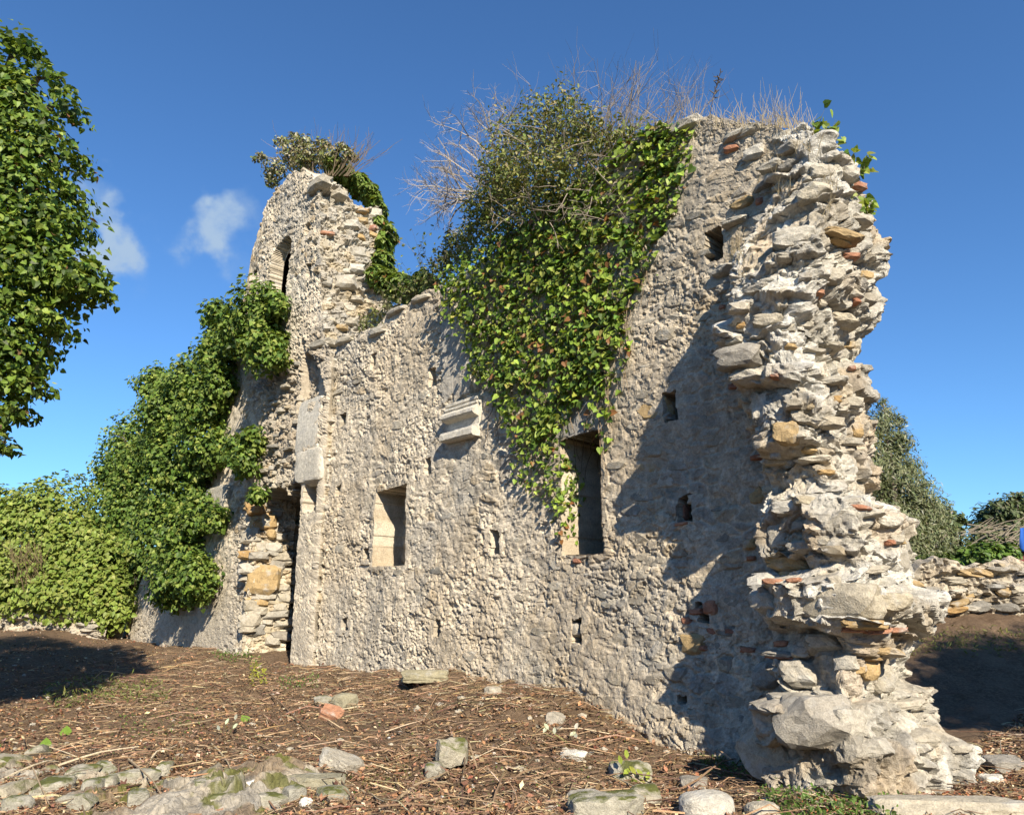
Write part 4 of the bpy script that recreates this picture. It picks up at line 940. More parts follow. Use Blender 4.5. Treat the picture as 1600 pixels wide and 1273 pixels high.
mesh_obj('foliage', leaf_mesh('foliage', P - np.array(fw.location), N, T, S_, Cc, HEART, M_IVY), fw)['kind'] = 'stuff'
T_ = Tubes()
for k in range(60):
    p = Vector(wblob(random.uniform(20, 70), random.uniform(870, 930), 24.1, 1, 1, 1)[0]); grow(T_, p, Vector((random.gauss(0, .4), -.4, 1)), .6, .012, 1, (.22, .17, .10), .5, (1, 3))
T_.build('stem', fw)

def wall_block(name, p0, p1, h0, h1, thick, seed, label, cat, n_st, kinds, wr, hr, colr=(.40, .35, .28)):
    """low ruined wall from p0 to p1 with rough core and proud stones facing the camera"""
    p0 = np.array(p0, float); p1 = np.array(p1, float); L = np.linalg.norm(p1 - p0); t = (p1 - p0) / L; n = np.array([t[1], -t[0]])
    if n @ (-(p0 + p1) / 2) < 0: n = -n
    zg = float(min(ground_z(*p0), ground_z(*p1))) - .15
    o = empty(name, ((p0 + p1) / 2).tolist() + [zg + .15]); tag(o, label, cat)
    nc, nr2 = int(L / .035), max(14, int((h0 + .3) / .035)); s = np.linspace(0, L, nc)
    gz = ground_z(p0[0] + t[0] * s, p0[1] + t[1] * s)
    zt = gz + h0 + (h1 - h0) * s / L + .12 * fbm(s * 1.7, 0 * s, 0 * s, 4, seed)
    ZZ = (gz - .2)[None] + (zt - gz + .2)[None] * np.linspace(0, 1, nr2)[:, None]; SS = np.broadcast_to(s, ZZ.shape)
    H, C, _, _ = masonry(SS, ZZ, seed, .26, .14, .1, 1.6); F1, F2, I2, _, _ = worley(SS / .4, ZZ / .2, seed + 8); H = H + sstep(.03, .3, F2 - F1) * (I2 - .5) * .22
    C = .6 * C + .4 * np.array(colr); X = p0[0] + t[0] * SS; Y = p0[1] + t[1] * SS; b = np.array(o.location)
    P = np.stack([X + n[0] * H - b[0], Y + n[1] * H - b[1], ZZ - b[2]], -1)
    for k in range(1, 7):
        f = k / 6; P = np.concatenate([P, np.stack([X[-1] - n[0] * thick * f - b[0], Y[-1] - n[1] * thick * f - b[1], zt - b[2] + .1 * fbm(s * 3, 0 * s + f * 4, 0 * s, 3, seed + 2)], -1)[None]], 0); C = np.concatenate([C, C[-1:]], 0)
    q = P[-1:].copy(); q[..., 2] -= h0 + .4; P = np.concatenate([P, q], 0); C = np.concatenate([C, C[-1:]], 0)
    R, K = P.shape[:2]; i = np.arange(R * K).reshape(R, K); F = np.stack([i[:-1, :-1], i[:-1, 1:], i[1:, 1:], i[1:, :-1]], -1).reshape(-1, 4)
    mesh_obj('core', raw_mesh('core', P.reshape(-1, 3), F, M_WALL, C.reshape(-1, 3)), o)
    a = math.atan2(t[1], t[0]); 
    for _ in range(n_st):
        ss = random.uniform(.1, L - .1); g0 = float(np.interp(ss, s, gz)); g1 = float(np.interp(ss, s, zt)); z = random.uniform(g0 + .05, g1)
        st = mesh_obj('stone', random.choice(STM[random.choice(kinds)]), o); w = random.uniform(*wr)
        st.location = (p0[0] + t[0] * ss + n[0] * .02 - b[0], p0[1] + t[1] * ss + n[1] * .02 - b[1], z - b[2]); st.scale = (w, w * .8, random.uniform(*hr)); st.rotation_euler = (random.gauss(0, .15), random.gauss(0, .15), a + random.gauss(0, .2))
    return o
wall_block('low_wall', (-19.5, 25.3), (-12.6, 24.0), .75, .6, .7, 31, 'pale low stone wall base showing under the ivy mound at far left', 'wall', 26, ['pale', 'pale', 'grey'], (.3, .7), (.12, .25))
wall_block('low_wall', (7.0, 14.6), (11.5, 13.9), .95, .85, .8, 32, 'low crumbling dry-stone wall behind the broken pier at the right edge', 'wall', 60, ['pale', 'grey', 'grey', 'ochre'], (.18, .5), (.08, .2), (.36, .31, .24))

TREEPAL = [(.13, .20, .032), (.17, .24, .04), (.09, .15, .025), (.24, .30, .06), (.055, .095, .018), (.16, .09, .04)]
tr = empty('ivy_tree', (-8.3, 8.6, .1)); tag(tr, 'near tree thickly clad in glossy ivy leaning in from the left edge', 'tree')
tb = [(-290, 70, 130), (-180, 40, 80), (-400, 150, 170), (130, 245, 13), (120, 165, 15), (152, 420, 15), (164, 448, 11), (98, 122, 14), (62, 78, 16), (62, 600, 16), (38, 640, 13), (8, 690, 9), (128, 345, 18), (100, 500, 16), (25, 62, 14), (118, 290, 12), (-150, 690, 90), (-260, 660, 120), (-330, 420, 160), (-230, 740, 70), (-360, 600, 120), (-40, 130, 95), (30, 170, 70), (60, 230, 62), (-60, 260, 110), (40, 310, 80), (80, 350, 50), (-40, 400, 110), (60, 420, 74), (115, 430, 40), (-70, 520, 110), (20, 500, 70), (40, 560, 40), (-20, 600, 60), (-130, 150, 110), (-150, 330, 140), (-160, 520, 130), (-70, 640, 60), (-30, 660, 36), (145, 440, 20), (2, 685, 12), (-250, 300, 170), (-260, 500, 150)]
TREEY = 8.2
bl = [wblob(x - 8, y + 6, TREEY, r / FPX * TREEY * 1.04, r / FPX * TREEY * 1.04, max(.35, r / FPX * TREEY * 1.1)) for x, y, r in tb]
bl += [(np.array(c) + np.array([random.gauss(0, 1), random.gauss(0, .5), random.gauss(0, 1)]) * r[0] * .5, (r[0] * .33,) * 3) for c, r in bl for _ in range(2)]
P, N, T, S_, Cc = blob_leaves(bl, 270, TREEPAL, [5, 4, 4, 2, 3, .3], (.045, .10), HEART, up=.5, shell=(.45, 1.15), lump=.5, rnd=.95)
singles(tr, P, N, T, S_, Cc, HEART, M_IVY, 300)
T_ = Tubes(); c0 = Vector((-8.3, 8.6, -.1))
T_.add([c0, c0 + Vector((.2, 0, 2)), c0 + Vector((.5, 0, 4.2)), c0 + Vector((1.0, -.2, 6.0)), c0 + Vector((1.3, -.3, 7.2))], .38, .10, (.16, .12, .085), 12); T_.build('trunk', tr)
T_ = Tubes()
for (x, y, r) in tb[:12]: T_.add([c0 + Vector((.5, 0, 4.2 + random.uniform(-1, 1.5))), Vector(wblob(x - 40, y, TREEY + .2, 1, 1, 1)[0]), Vector(wblob(x, y, TREEY, 1, 1, 1)[0])], .07, .015, (.16, .12, .085), 5)
T_.build('limb', tr)

# tree standing out of the frame on the right: it shades the ground behind the pier
st = empty('evergreen_tree', (12.3, -1.6, 0)); tag(st, 'bushy evergreen tree beside the viewer, outside the picture on the right', 'tree')
bl = [((9.6 + dx, -1.4 + dy, z), (r, r, r * .75)) for dx, dy, z, r in [(.4, 0, 7.9, 1.1), (1.9, 0, 8.3, 1.4), (3.9, 0, 8.4, 1.6), (2.6, 0, 9.1, 1.2), (5.8, 0, 8.6, 1.8), (4.4, .2, 9.4, 1.2), (3.0, -.3, 7.7, 1.0)]]
P, N, T, S_, Cc = blob_leaves(bl, 170, IVYPAL[:4], None, (.16, .26), OVAL, shell=(.3, 1.05), lump=.2)
mesh_obj('crown', leaf_mesh('crown', P - np.array(st.location), N, T, S_, Cc, OVAL, M_DULL), st)['kind'] = 'stuff'
T_ = Tubes(); T_.add([(12.3, -1.6, -.2), (12.4, -1.5, 2.5), (12.6, -1.4, 5), (12.6, -1.4, 8)], .22, .08, (.16, .13, .1), 10); T_.build('trunk', st)

for i, (x, y, h) in enumerate([(-22, -13, 6.5), (-15, -15, 7), (-8.5, -14, 6.2), (-2, -16, 7), (4.5, -16, 7), (11, -15, 7), (18, -13, 7.2), (24, -8, 6.5), (-27, -5, 6.5), (29, -1, 7)]):  # unseen tree row, added to block low sky fill and deepen shadows
    t_ = empty('sky_screen_tree', (x, y, 0)); tag(t_, 'dense tree of the added row behind the viewer, unseen, screening off low sky light', 'tree', 'trees added in a row behind the viewer to screen off sky light')
    bl = [((x + random.gauss(0, 1.2), y + random.gauss(0, .8), h * f), (3.3 * (1.1 - .4 * f), 2.2, h * .26)) for f in (.25, .5, .75)]
    P, N, T, S_, Cc = blob_leaves(bl, 26, [(.08, .115, .035), (.10, .14, .04)], None, (.3, .5), OVAL, shell=(.6, 1.05), lump=.3)
    mesh_obj('crown', leaf_mesh('crown', P - np.array(t_.location), N, T, S_, Cc, OVAL, M_DULL), t_)['kind'] = 'stuff'
    T_ = Tubes(); T_.add([(x, y, -.2), (x + .1, y, h * .3), (x, y + .1, h * .7)], .25, .08, (.16, .13, .1), 8); T_.build('trunk', t_)

# ------------------------------------------------------------------ right background: olive tree, bushes, brush, cloth
def tree_at(name, px_list, Y, pal, w, size, tmpl, label, cat, base_px, dens=60, shell=(.2, 1.1), lump=.35, trunk=True, droop=-.5, mat=None):
    bx = wblob(base_px[0], base_px[1], Y, 1, 1, 1)[0]; o = empty(name, bx); tag(o, label, cat); k = Y / FPX
    bl = [wblob(x, y, Y + random.uniform(-.6, .6), r * k, r * k * 1.1, r * k) for x, y, r in px_list]
    P, N, T, S_, Cc = blob_leaves(bl, dens, pal, w, size, tmpl, shell=shell, lump=lump, droop=droop)
    f = mesh_obj('crown', leaf_mesh('crown', P - np.array(bx), N, T, S_, Cc, tmpl, mat or M_DULL), o); f['kind'] = 'stuff'
    if trunk:
        T_ = Tubes(); b = Vector(bx)
        for x, y, r in px_list: 
            e = Vector(wblob(x, y, Y, 1, 1, 1)[0]); T_.add([b, b.lerp(e, .5) + rv(.15), e], .09, .02, (.17, .145, .12), 5)
        T_.build('trunk', o)
    return o
OLV = [(.15, .17, .08), (.20, .215, .12), (.11, .135, .06), (.29, .30, .21)]
tree_at('olive_tree', [(1375, 665, 24), (1392, 700, 32), (1360, 720, 32), (1400, 745, 36), (1372, 770, 40), (1420, 790, 38), (1395, 830, 44), (1440, 850, 36), (1440, 810, 30), (1375, 860, 44), (1425, 885, 34), (1388, 650, 14), (1352, 690, 22), (1340, 750, 30), (1330, 820, 36), (1410, 690, 18), (1425, 735, 22), (1440, 770, 24), (1462, 800, 24), (1380, 632, 9), (1405, 660, 12), (1478, 835, 20)], 19, OLV, [4, 3, 4, 1.5], (.10, .17), NEED,
        'tall grey-green olive tree rising just behind the broken pier', 'tree', (1385, 930), 520, (.2, 1.2), droop=-.9)
tree_at('oak_bush', [(1470, 808, 24), (1488, 825, 18), (1460, 840, 28), (1480, 860, 26), (1500, 812, 8), (1448, 872, 24), (1505, 870, 22)], 21, [(.07, .10, .035), (.09, .12, .045), (.11, .13, .07)], None, (.12, .2), OVAL, 'rounded dark green bushy tree right of the olive tree', 'tree', (1470, 920), 260)
tree_at('oak_bush', [(1545, 820, 26), (1570, 800, 22), (1595, 805, 30), (1540, 845, 24), (1580, 840, 34), (1625, 810, 34), (1552, 798, 12), (1590, 782, 10), (1640, 850, 40)], 22, [(.07, .10, .04), (.095, .125, .05), (.13, .145, .08)], None, (.12, .2), OVAL, 'dark evergreen bush at the right edge above the low wall', 'tree', (1580, 920), 260)
tree_at('bramble', [(1450, 885, 14), (1480, 888, 18), (1515, 878, 20), (1540, 868, 20), (1570, 872, 20), (1598, 880, 18), (1500, 895, 14), (1530, 892, 14), (1560, 892, 14), (1620, 880, 20)], 15.6, [(.10, .17, .03), (.13, .20, .04), (.07, .12, .025)], None, (.07, .13), HEART, 'bright green bramble tangle growing along the low wall top on the right', 'bramble', (1530, 915), 380, mat=M_IVY)
bp = empty('brush_pile', wblob(1545, 850, 16.6, 1, 1, 1)[0]); tag(bp, 'heap of dead grey branches above the green brambles at the right', 'branches')
T_ = Tubes()
for k in range(46):
    p = Vector(wblob(random.uniform(1520, 1600), random.uniform(815, 860), random.uniform(16.0, 16.8), 1, 1, 1)[0]); d = Vector((1, random.gauss(0, .4), random.gauss(.35, .4))).normalized() * random.uniform(.4, 1.0)
    T_.add([p - d * .5, p + rv(.03), p + d * .5], .014, .006, (.21, .18, .14), 4)
T_.build('branch', bp)
# far wood closing the horizon
fwd = []
for k in range(60):
    x = -90 + k * 3.3; fwd.append(((x + random.gauss(0, 1), 62 + random.gauss(0, 4), 1.6), (3.2, 2.6, random.uniform(1.4, 2.4))))
P, N, T, S_, Cc = blob_leaves(fwd, 14, [(.07, .10, .035), (.09, .12, .045)], None, (.35, .6), OVAL, shell=(.8, 1.05))
tag(mesh_obj('far_wood', leaf_mesh('far_wood', P, N, T, S_, Cc, OVAL, M_DULL)), 'distant low dark wood along the horizon behind everything', 'wood', kind='stuff')

# blue and red draped cloth at the right edge
cl = empty('draped_cloth', wblob(1604, 872, 15.4, 1, 1, 1)[0]); tag(cl, 'sliver of blue cloth over dark red fabric at the extreme right edge', 'cloth')
def cloth(name, x0, x1, zt, zb_, c, off=0.0):
    V, F = [], []; nx, nz2 = 14, 10
    for j in range(nz2):
        for i_ in range(nx):
            a = i_ / (nx - 1); b = j / (nz2 - 1); V.append((x0 + (x1 - x0) * a - .10 * b * (1 - a), off + .05 * math.sin(a * 17 + b * 2) - .06 * b, zt + (zb_ - zt) * b))
    for j in range(nz2 - 1):
        for i_ in range(nx - 1): F.append((j * nx + i_, j * nx + i_ + 1, (j + 1) * nx + i_ + 1, (j + 1) * nx + i_))
    o = mesh_obj(name, raw_mesh(name, np.array(V), np.array(F), M_CL, np.tile(c, (len(V), 1)), True), cl); s = o.modifiers.new('thickness', 'SOLIDIFY'); s.thickness = .02
M_CL = attr_mat('woven_cloth', .85, 0, .1, .1)
cloth('blue_panel', -.02, .55, .62, .13, (.03, .11, .42)); cloth('red_panel', -.10, .55, .15, -.1, (.16, .035, .04), .03)

# ------------------------------------------------------------------ foreground stones
def rock(name, px, py, wpx, hpx, dpx, mat, label, cat='stone', seed=1, boxy=.6, rz=0.0, tilt=(0, 0), sub=4, group=None, sink=.25, parent=None, rough=.07, cuts=7):
    p = on_ground(px, py + hpx * .4); k = p[1] / FPX * 1.02
    o = mesh_obj(name, rock_mesh(name, seed, mat, sub, boxy, cuts, rough), parent)
    o.location = Vector(p) + Vector((0, 0, hpx * k * (.5 - sink))); o.scale = (wpx * k, dpx * k, hpx * k); o.rotation_euler = (tilt[0], tilt[1], rz)
    if parent is None: tag(o, label, cat, group)
    return o
rock('flagstone', 664, 1058, 70, 18, 40, M_SLATE, 'long greenish flagstone lying flat against the foot of the wall', seed=11, boxy=1.8, rz=.1, cuts=3, sink=.05)
rock('stone', 538, 1094, 40, 26, 22, M_SLATE, 'wedge-shaped upright olive grey stone in the leaf litter mid ground', seed=12, boxy=.3, cuts=10)
rock('stone', 510, 1092, 34, 12, 26, M_MOSSY, 'flat pale stone lying left of the wedge-shaped stone', seed=13)
rock('stone', 535, 1190, 56, 30, 60, M_PALE, 'flat buff slab with a pointed end in the litter at lower middle left', seed=14, boxy=.8, rz=-.5, tilt=(-.3, .2))
rock('stone', 492, 1222, 84, 24, 40, M_SLATE, 'long oblong tan stone beside moss at the end of the old footing', seed=15, boxy=1.7, rz=.12, cuts=3)
rock('stone', 706, 1180, 46, 42, 44, M_MOSSY, 'upright whitish stone with a moss cap in the lower middle', seed=16, boxy=.6, cuts=9, sink=.1)
rock('stone', 680, 1202, 30, 24, 34, M_MOSSY, 'small greyish stone leaning on the moss-capped stone', seed=17)
rock('stone', 868, 1120, 30, 18, 26, M_STONE, 'small rounded brown-grey stone near the wall foot in dry litter', seed=18, boxy=.2)
rock('stone', 770, 1078, 26, 14, 22, M_STONE, 'little brownish stone near the wall foot left of the niche', seed=19, boxy=.3)
rock('boulder', 1104, 1258, 76, 46, 70, M_PALE, 'smooth round tan boulder at the bottom edge', 'boulder', seed=20, boxy=.15, cuts=3, rough=.04)
rock('stone', 1192, 1266, 46, 26, 40, M_PALE, 'smaller smooth pale stone right of the round tan boulder', seed=21, boxy=.3, cuts=3)
rock('slab', 1495, 1262, 230, 34, 60, M_PALE, 'long flat pale slab at the bottom right corner', 'slab', seed=22, boxy=1.6, rz=-.06, cuts=4, sink=.3)
rock('stone', 1512, 1172, 36, 18, 30, M_DRESS, 'rounded light grey stone just right of the pier foot', seed=23, boxy=.4)
rock('stone', 1575, 1192, 60, 24, 40, M_STONE, 'dark grey lichened stone near the right edge below the shade', seed=24)
rock('stone', 1552, 1216, 34, 14, 26, M_DRESS, 'small white stone among red leaves at the lower right', seed=25)
rock('stone', 1085, 1222, 40, 24, 40, M_STONE, 'grey stone half buried left of the green weeds', seed=26, sink=.35)
rock('stone', 896, 1178, 40, 14, 26, M_DRESS, 'pale flat stone half covered by litter above the mossy block', seed=27)
rock('marble_chip', 402, 1228, 32, 26, 20, M_WHITE, 'larger bright white stone chip on the mossy footing', seed=28, boxy=.3, cuts=10, rz=.4)
rock('marble_chip', 477, 1254, 18, 20, 14, M_WHITE, 'smaller bright white stone chip near the bottom edge', seed=29, boxy=.3, cuts=10, rz=1.0)
rock('broken_tile', 518, 1114, 36, 20, 24, M_BRICK, 'orange-brown broken tile leaning by the wedge-shaped stone', 'tile', seed=30, boxy=1.5, tilt=(.5, .3), cuts=5, sub=3)
# block with mossy top and a dark cut face
mb = empty('stone_block', on_ground(945, 1245)); tag(mb, 'low half-buried masonry block with a dark cut left face and mossy top', 'stone block')
for nm, px, py, w, h, dd, mt, sd in [('core', 948, 1256, 110, 54, 60, M_MOSSY, 41), ('mossy_stone', 985, 1200, 54, 34, 50, M_MOSSY, 42), ('pale_stone', 912, 1242, 50, 24, 34, M_PALE, 43), ('mossy_stone', 1000, 1238, 60, 34, 44, M_MOSSY, 44)]:
    o = rock(nm, px, py, w, h, dd, mt, None, seed=sd, parent=mb, boxy=1.2, sink=.4, sub=4, rz=.15); o.location = Vector(o.location) - Vector(mb.location)
# old mortared footing along the lower left
ft = empty('wall_footing', on_ground(220, 1235)); tag(ft, 'mossy mortared stone footing of a vanished wall along the bottom left', 'wall footing')
fb = np.array(ft.location)
a0 = on_ground(-300, 1200); a1 = on_ground(545, 1222); L = np.linalg.norm((a1 - a0)[:2]); t = (a1 - a0)[:2] / L; n = np.array([t[1], -t[0]])
ss, vv = np.meshgrid(np.linspace(0, L, 230), np.linspace(-.15, 2.6, 150)); xx = a0[0] + t[0] * ss + n[0] * vv; yy = a0[1] + t[1] * ss + n[1] * vv
H, C, I, pr = masonry(ss, vv, 60, .34, .26, .15, 1.3)
top_ = .08 * sstep(-.12, .06, vv + .08 * fbm(ss * 2, 0 * ss, 0 * ss, 3, 61)) * sstep(L, L - .5, ss)
zz_ = ground_z(xx, yy) - .115 + top_ * 1.4 + H * 1.5
ms = sstep(.0, .22, fbm(ss * 3.2, vv * 3.2, 0 * ss, 4, 63, .6) - .22); zz_ = zz_ + .018 * ms * fbm(ss * 16, vv * 16, 0 * ss, 3, 64); gp_ = sstep(-.1, .4, fbm(ss * 2.4 + 7, vv * 2.4, 0 * ss, 4, 65)); C = mix3(mix3(C * .74, np.array([.17, .12, .075]), .75 * gp_), np.array([.10, .105, .022]), .85 * ms)
ii = np.arange(ss.size).reshape(ss.shape); F = np.stack([ii[:-1, :-1], ii[1:, :-1], ii[1:, 1:], ii[:-1, 1:]], -1).reshape(-1, 4)
mesh_obj('mortar_bed', raw_mesh('mortar_bed', np.stack([xx - fb[0], yy - fb[1], zz_ - fb[2]], -1).reshape(-1, 3), F, M_WALL, C.reshape(-1, 3)), ft)
STM['mossy'] = [rock_mesh('mossy_stone', 330 + i, M_MOSSY, 3, .7, 6, .06) for i in range(6)]
for (px, py, w, h) in [(210, 1222, 26, 34), (170, 1232, 20, 18), (150, 1236, 26, 20), (130, 1215, 40, 18), (166, 1207, 28, 14), (85, 1236, 50, 24), (25, 1240, 30, 36), (15, 1195, 40, 30), (60, 1180, 26, 22), (315, 1240, 30, 24), (350, 1232, 40, 20), (256, 1208, 22, 14), (30, 1265, 40, 16), (215, 1256, 30, 16), (275, 1262, 40, 16), (420, 1262, 50, 16), (120, 1262, 50, 16), (345, 1262, 36, 16), (520, 1250, 40, 20), (460, 1250, 30, 14)]:
    p = on_ground(px, py); k = p[1] / FPX; o = mesh_obj('stone', random.choice(STM['mossy']), ft)
    o.location = Vector(p) - Vector(fb) + Vector((0, 0, .03)); o.scale = (w * k * 1.1, h * k * 2.0, .17); o.rotation_euler = (random.gauss(0, .1), random.gauss(0, .1), random.gauss(0, .4))

# ------------------------------------------------------------------ litter, twigs, weeds
LITPAL = [(.27, .165, .10), (.19, .115, .07), (.35, .235, .14), (.11, .066, .045), (.37, .215, .115), (.52, .41, .29), (.27, .13, .075)]
def litter(n, xr, yr, size, pal, w, seed, yb=1.0, world=False):
    n = int(n * 1.5)
    P2 = [(random.uniform(*xr), yr[0] + (yr[1] - yr[0]) * random.random() ** yb) for _ in range(n)]
    if world: P2 = np.array(P2); P = np.stack([P2[:, 0], P2[:, 1], ground_z(P2[:, 0], P2[:, 1])], 1)
    else: P = on_ground_many(P2)
    d = (P - W0); yl = d @ YA; ql = d @ XA; ok = ((yl < -.05) | (ql > 1.6) | (ql < -23)); cl_ = fbm(P[:, 0] * 1.1, P[:, 1] * 1.1, 0 * P[:, 0] + seed, 4, 500); ok &= RNG.random(len(P)) < np.clip(.62 + .9 * cl_, .12, 1); P = P[ok]; m = len(P)
    P[:, 2] += .004 + .03 * RNG.random(m); N = unit(m) * .55 + np.array([0, 0, .8]); T = unit(m)
    return P, N, T, size[0] + (size[1] - size[0]) * RNG.random(m) ** 2, pick(pal, m, w, .25)
CURL = (np.array([(0, 0, .0), (-.26, .30, .16), (-.20, .72, .14), (0, 1.0, .02), (.22, .70, .10), (.28, .32, .18), (0, .5, -.02)], float), np.array([(0, 6, 2, 1), (0, 5, 4, 6), (6, 3, 2, 2), (6, 4, 3, 3)]))
CURL = (CURL[0], np.array([(0, 6, 2, 1), (0, 5, 4, 6)]))
A = litter(52000, (-200, 1800), (1005, 1330), (.018, .075), LITPAL, [4, 5, 3, 5, 2, 2, 2], 1, .8); B = litter(5200, (-200, 1100), (1060, 1330), (.05, .12), LITPAL, [4, 5, 3, 4, 2, 1, 2], 2); D = litter(3000, (1250, 1800), (1165, 1290), (.03, .07), [(.30, .10, .05), (.38, .22, .09), (.2, .08, .04), (.45, .33, .16)], None, 3)
E_ = litter(10000, (3.5, 13), (8.2, 15), (.03, .10), LITPAL, None, 5, world=True); G_ = litter(7000, (-16, -3), (11, 26), (.03, .11), LITPAL, None, 6, world=True)
P, N, T, S_, Cc = [np.concatenate(z) for z in zip(A, B, D, E_, G_)]
tag(mesh_obj('leaf_litter', leaf_mesh('leaf_litter', P, N, T, S_, Cc, CURL, M_LIT)), 'brown fallen leaves carpeting the ground in front of the ruin', 'leaf litter', kind='stuff')
def twig_field(n, xr, yr, Lr, r, pal, name, label, world=False):
    P2 = np.array([(random.uniform(*xr), random.uniform(*yr)) for _ in range(n)])
    P = np.stack([P2[:, 0], P2[:, 1], ground_z(P2[:, 0], P2[:, 1])], 1) if world else on_ground_many(P2); d = P - W0; P = P[(d @ YA < -.05) | (d @ XA > 1.6)]; n = len(P)
    P[:, 2] += .008 + .04 * RNG.random(n); a = RNG.random(n) * math.pi; L = Lr[0] + (Lr[1] - Lr[0]) * RNG.random(n) ** 1.6
    D = np.stack([np.cos(a), np.sin(a), RNG.normal(size=n) * .12], 1) * L[:, None]; B = RNG.normal(size=(n, 3)) * (L * .06)[:, None]; B[:, 2] = np.abs(B[:, 2])
    S1 = np.stack([-np.sin(a), np.cos(a), 0 * a], 1); U1 = np.tile([0, 0, 1.0], (n, 1)); rr = r * (.6 + .8 * RNG.random(n))
    rings = []
    for c, k in ((P - D / 2, 1.0), (P + B, .9), (P + D / 2, .4)):
        for j in range(3): w = 2 * math.pi * j / 3; rings.append(c + (S1 * math.cos(w) + U1 * math.sin(w)) * (rr * k)[:, None])
    V = np.stack(rings, 1)
    f = np.array([(i * 3 + j, i * 3 + (j + 1) % 3, i * 3 + 3 + (j + 1) % 3, i * 3 + 3 + j) for i in range(2) for j in range(3)])
    F = (f[None] + (np.arange(n) * 9)[:, None, None]).reshape(-1, 4)
    o = mesh_obj(name, raw_mesh(name, V.reshape(-1, 3), F, M_BARK, np.repeat(pick(pal, n, None, .2), 9, 0))); tag(o, label, 'twigs', kind='stuff'); return o
TWP = [(.28, .19, .12), (.16, .105, .07), (.36, .26, .16), (.44, .35, .235), (.22, .14, .09), (.30, .2, .12), (.13, .09, .06)]
twig_field(6000, (3.5, 13), (8.2, 15), (.10, .5), .005, TWP, 'twig_litter', 'fine dry twigs and straw covering the slope behind the pier', world=True)
twig_field(3200, (150, 1000), (1012, 1110), (.10, .40), .0045, TWP, 'twig_litter', 'straw and thin twigs lying on the bare ground before the doorway')
twig_field(700, (-200, 1800), (1050, 1310), (.35, .95), .0065, TWP, 'stick_litter', 'tangle of long dry sticks lying across the leaf litter')
twig_field(17000, (-200, 1800), (1012, 1320), (.04, .30), .0034, TWP, 'twig_litter', 'fine broken twigs and straw strewn over the ground')
# larger sticks, each a thing
sticks = [((20, 1163), (133, 1193)), ((0, 1224), (90, 1200)), ((90, 1200), (215, 1180)), ((235, 1190), (275, 1172)), ((30, 1180), (75, 1270)), ((200, 1190), (250, 1262)), ((330, 1165), (385, 1250)), ((420, 1085), (500, 1160)), ((370, 1165), (420, 1180)), ((505, 1210), (560, 1262)), ((600, 1140), (650, 1160)), ((660, 1130), (690, 1080)), ((730, 1155), (720, 1230)), ((620, 1255), (700, 1215)), ((840, 1165), (890, 1135)),
          ((800, 1225), (860, 1200)), ((850, 1262), (930, 1240)), ((1060, 1240), (1150, 1200)), ((960, 1220), (1010, 1252)), ((770, 1262), (790, 1220)), ((560, 1235), (600, 1273)), ((110, 1060), (130, 1030)), ((178, 1055), (172, 1020)), ((1330, 1210), (1400, 1190)), ((790, 1200), (850, 1215))]
STICKL = ['long straight straw-coloured stick slanting down over the lower left litter', 'pale stick at the left edge, lowest of the pale pair over the footing', 'pale bent stick over the footing joining the straight straw-coloured one', 'short whitish stick tip lying beside the white leaf chips at lower left', 'dark thin stick crossing the far left end of the mossy footing', 'dark stick hanging over the middle of the mossy footing', 'dark crooked stick running down to the larger white stone chip', 'brown stick in the litter below the yellow-green weed clump', 'short brown stick lying across the litter left of the buff slab', 'thin stick at the right end of the oblong tan stone', 'short twig in the middle of the bare litter above the moss-capped stone', 'thin upright slanting twig behind the moss-capped stone', 'twig leaning across the right side of the moss-capped stone', 'brown stick at the bottom middle right of the footing', 'pale twig near the wall foot beside the whitish leaf sprig', 'brown root-like stick just left of the dark cut block', 'pale twig over the dark front of the mossy block', 'thin dark stick lying across the round tan boulder', 'twig across the mossy block under the yellow-green seedling', 'short twig at the bottom edge left of the dark cut block', 'brown twig at the bottom edge right of the footing end', 'pale twig standing tilted in the shade at far left', 'bare dead stem standing upright at the edge of the left shade', 'pale twig over the green weeds below the pier', 'brown stick left of the dark cut block, upper of two']
for i, ((x0, y0), (x1, y1)) in enumerate(sticks):
    a = Vector(on_ground(x0, y0)) + Vector((0, 0, .03)); b = Vector(on_ground(x1, y1)) + Vector((0, 0, .035 + .03 * (i % 3)))
    if i == 22: b = a + Vector((-.06, 0, .35))
    if i == 21: b = a + Vector((.2, 0, .25))
    T_ = Tubes(); m = a.lerp(b, .5) + Vector((0, 0, .02)) + rv(.015); c = random.choice([(.42, .34, .22), (.24, .16, .10), (.16, .11, .075), (.34, .26, .17)]) if i > 3 else (.52, .44, .31)
    T_.add([a, a.lerp(m, .6) + rv(.012), m, m.lerp(b, .5) + rv(.012), b], .011, .005, c, 5)
    if i % 3 == 0: T_.add([m, m + (b - a).normalized() * .15 + rv(.05)], .006, .003, c, 4)
    o = T_.build('stick', None); tag(o, STICKL[i], 'stick', 'dry sticks lying in the leaf litter')
def weeds(name, poly, n, size, pal, tmpl, label, cat, h=.10, kind='stuff', world=False):
    P = np.array(poly_samples(poly, n)); P = np.stack([P[:, 0], P[:, 1], ground_z(P[:, 0], P[:, 1])], 1) if world else on_ground_many(P); m = len(P); P[:, 2] += h * RNG.random(m) ** 1.4 + .01
    o = mesh_obj(name, leaf_mesh(name, P, unit(m) * .7 + np.array([0, -.2, .7]), unit(m) + np.array([0, 0, .5]), size[0] + (size[1] - size[0]) * RNG.random(m), pick(pal, m), tmpl, M_IVY)); tag(o, label, cat, kind=kind); return o
GP = [(.09, .15, .03), (.12, .19, .04), (.07, .12, .025)]
weeds('weeds', [(1090, 1190), (1180, 1185), (1230, 1205), (1240, 1225), (1110, 1215)], 700, (.02, .045), GP, OVAL, 'low green weeds at the foot of the wall left of the pier', 'weeds', .07)
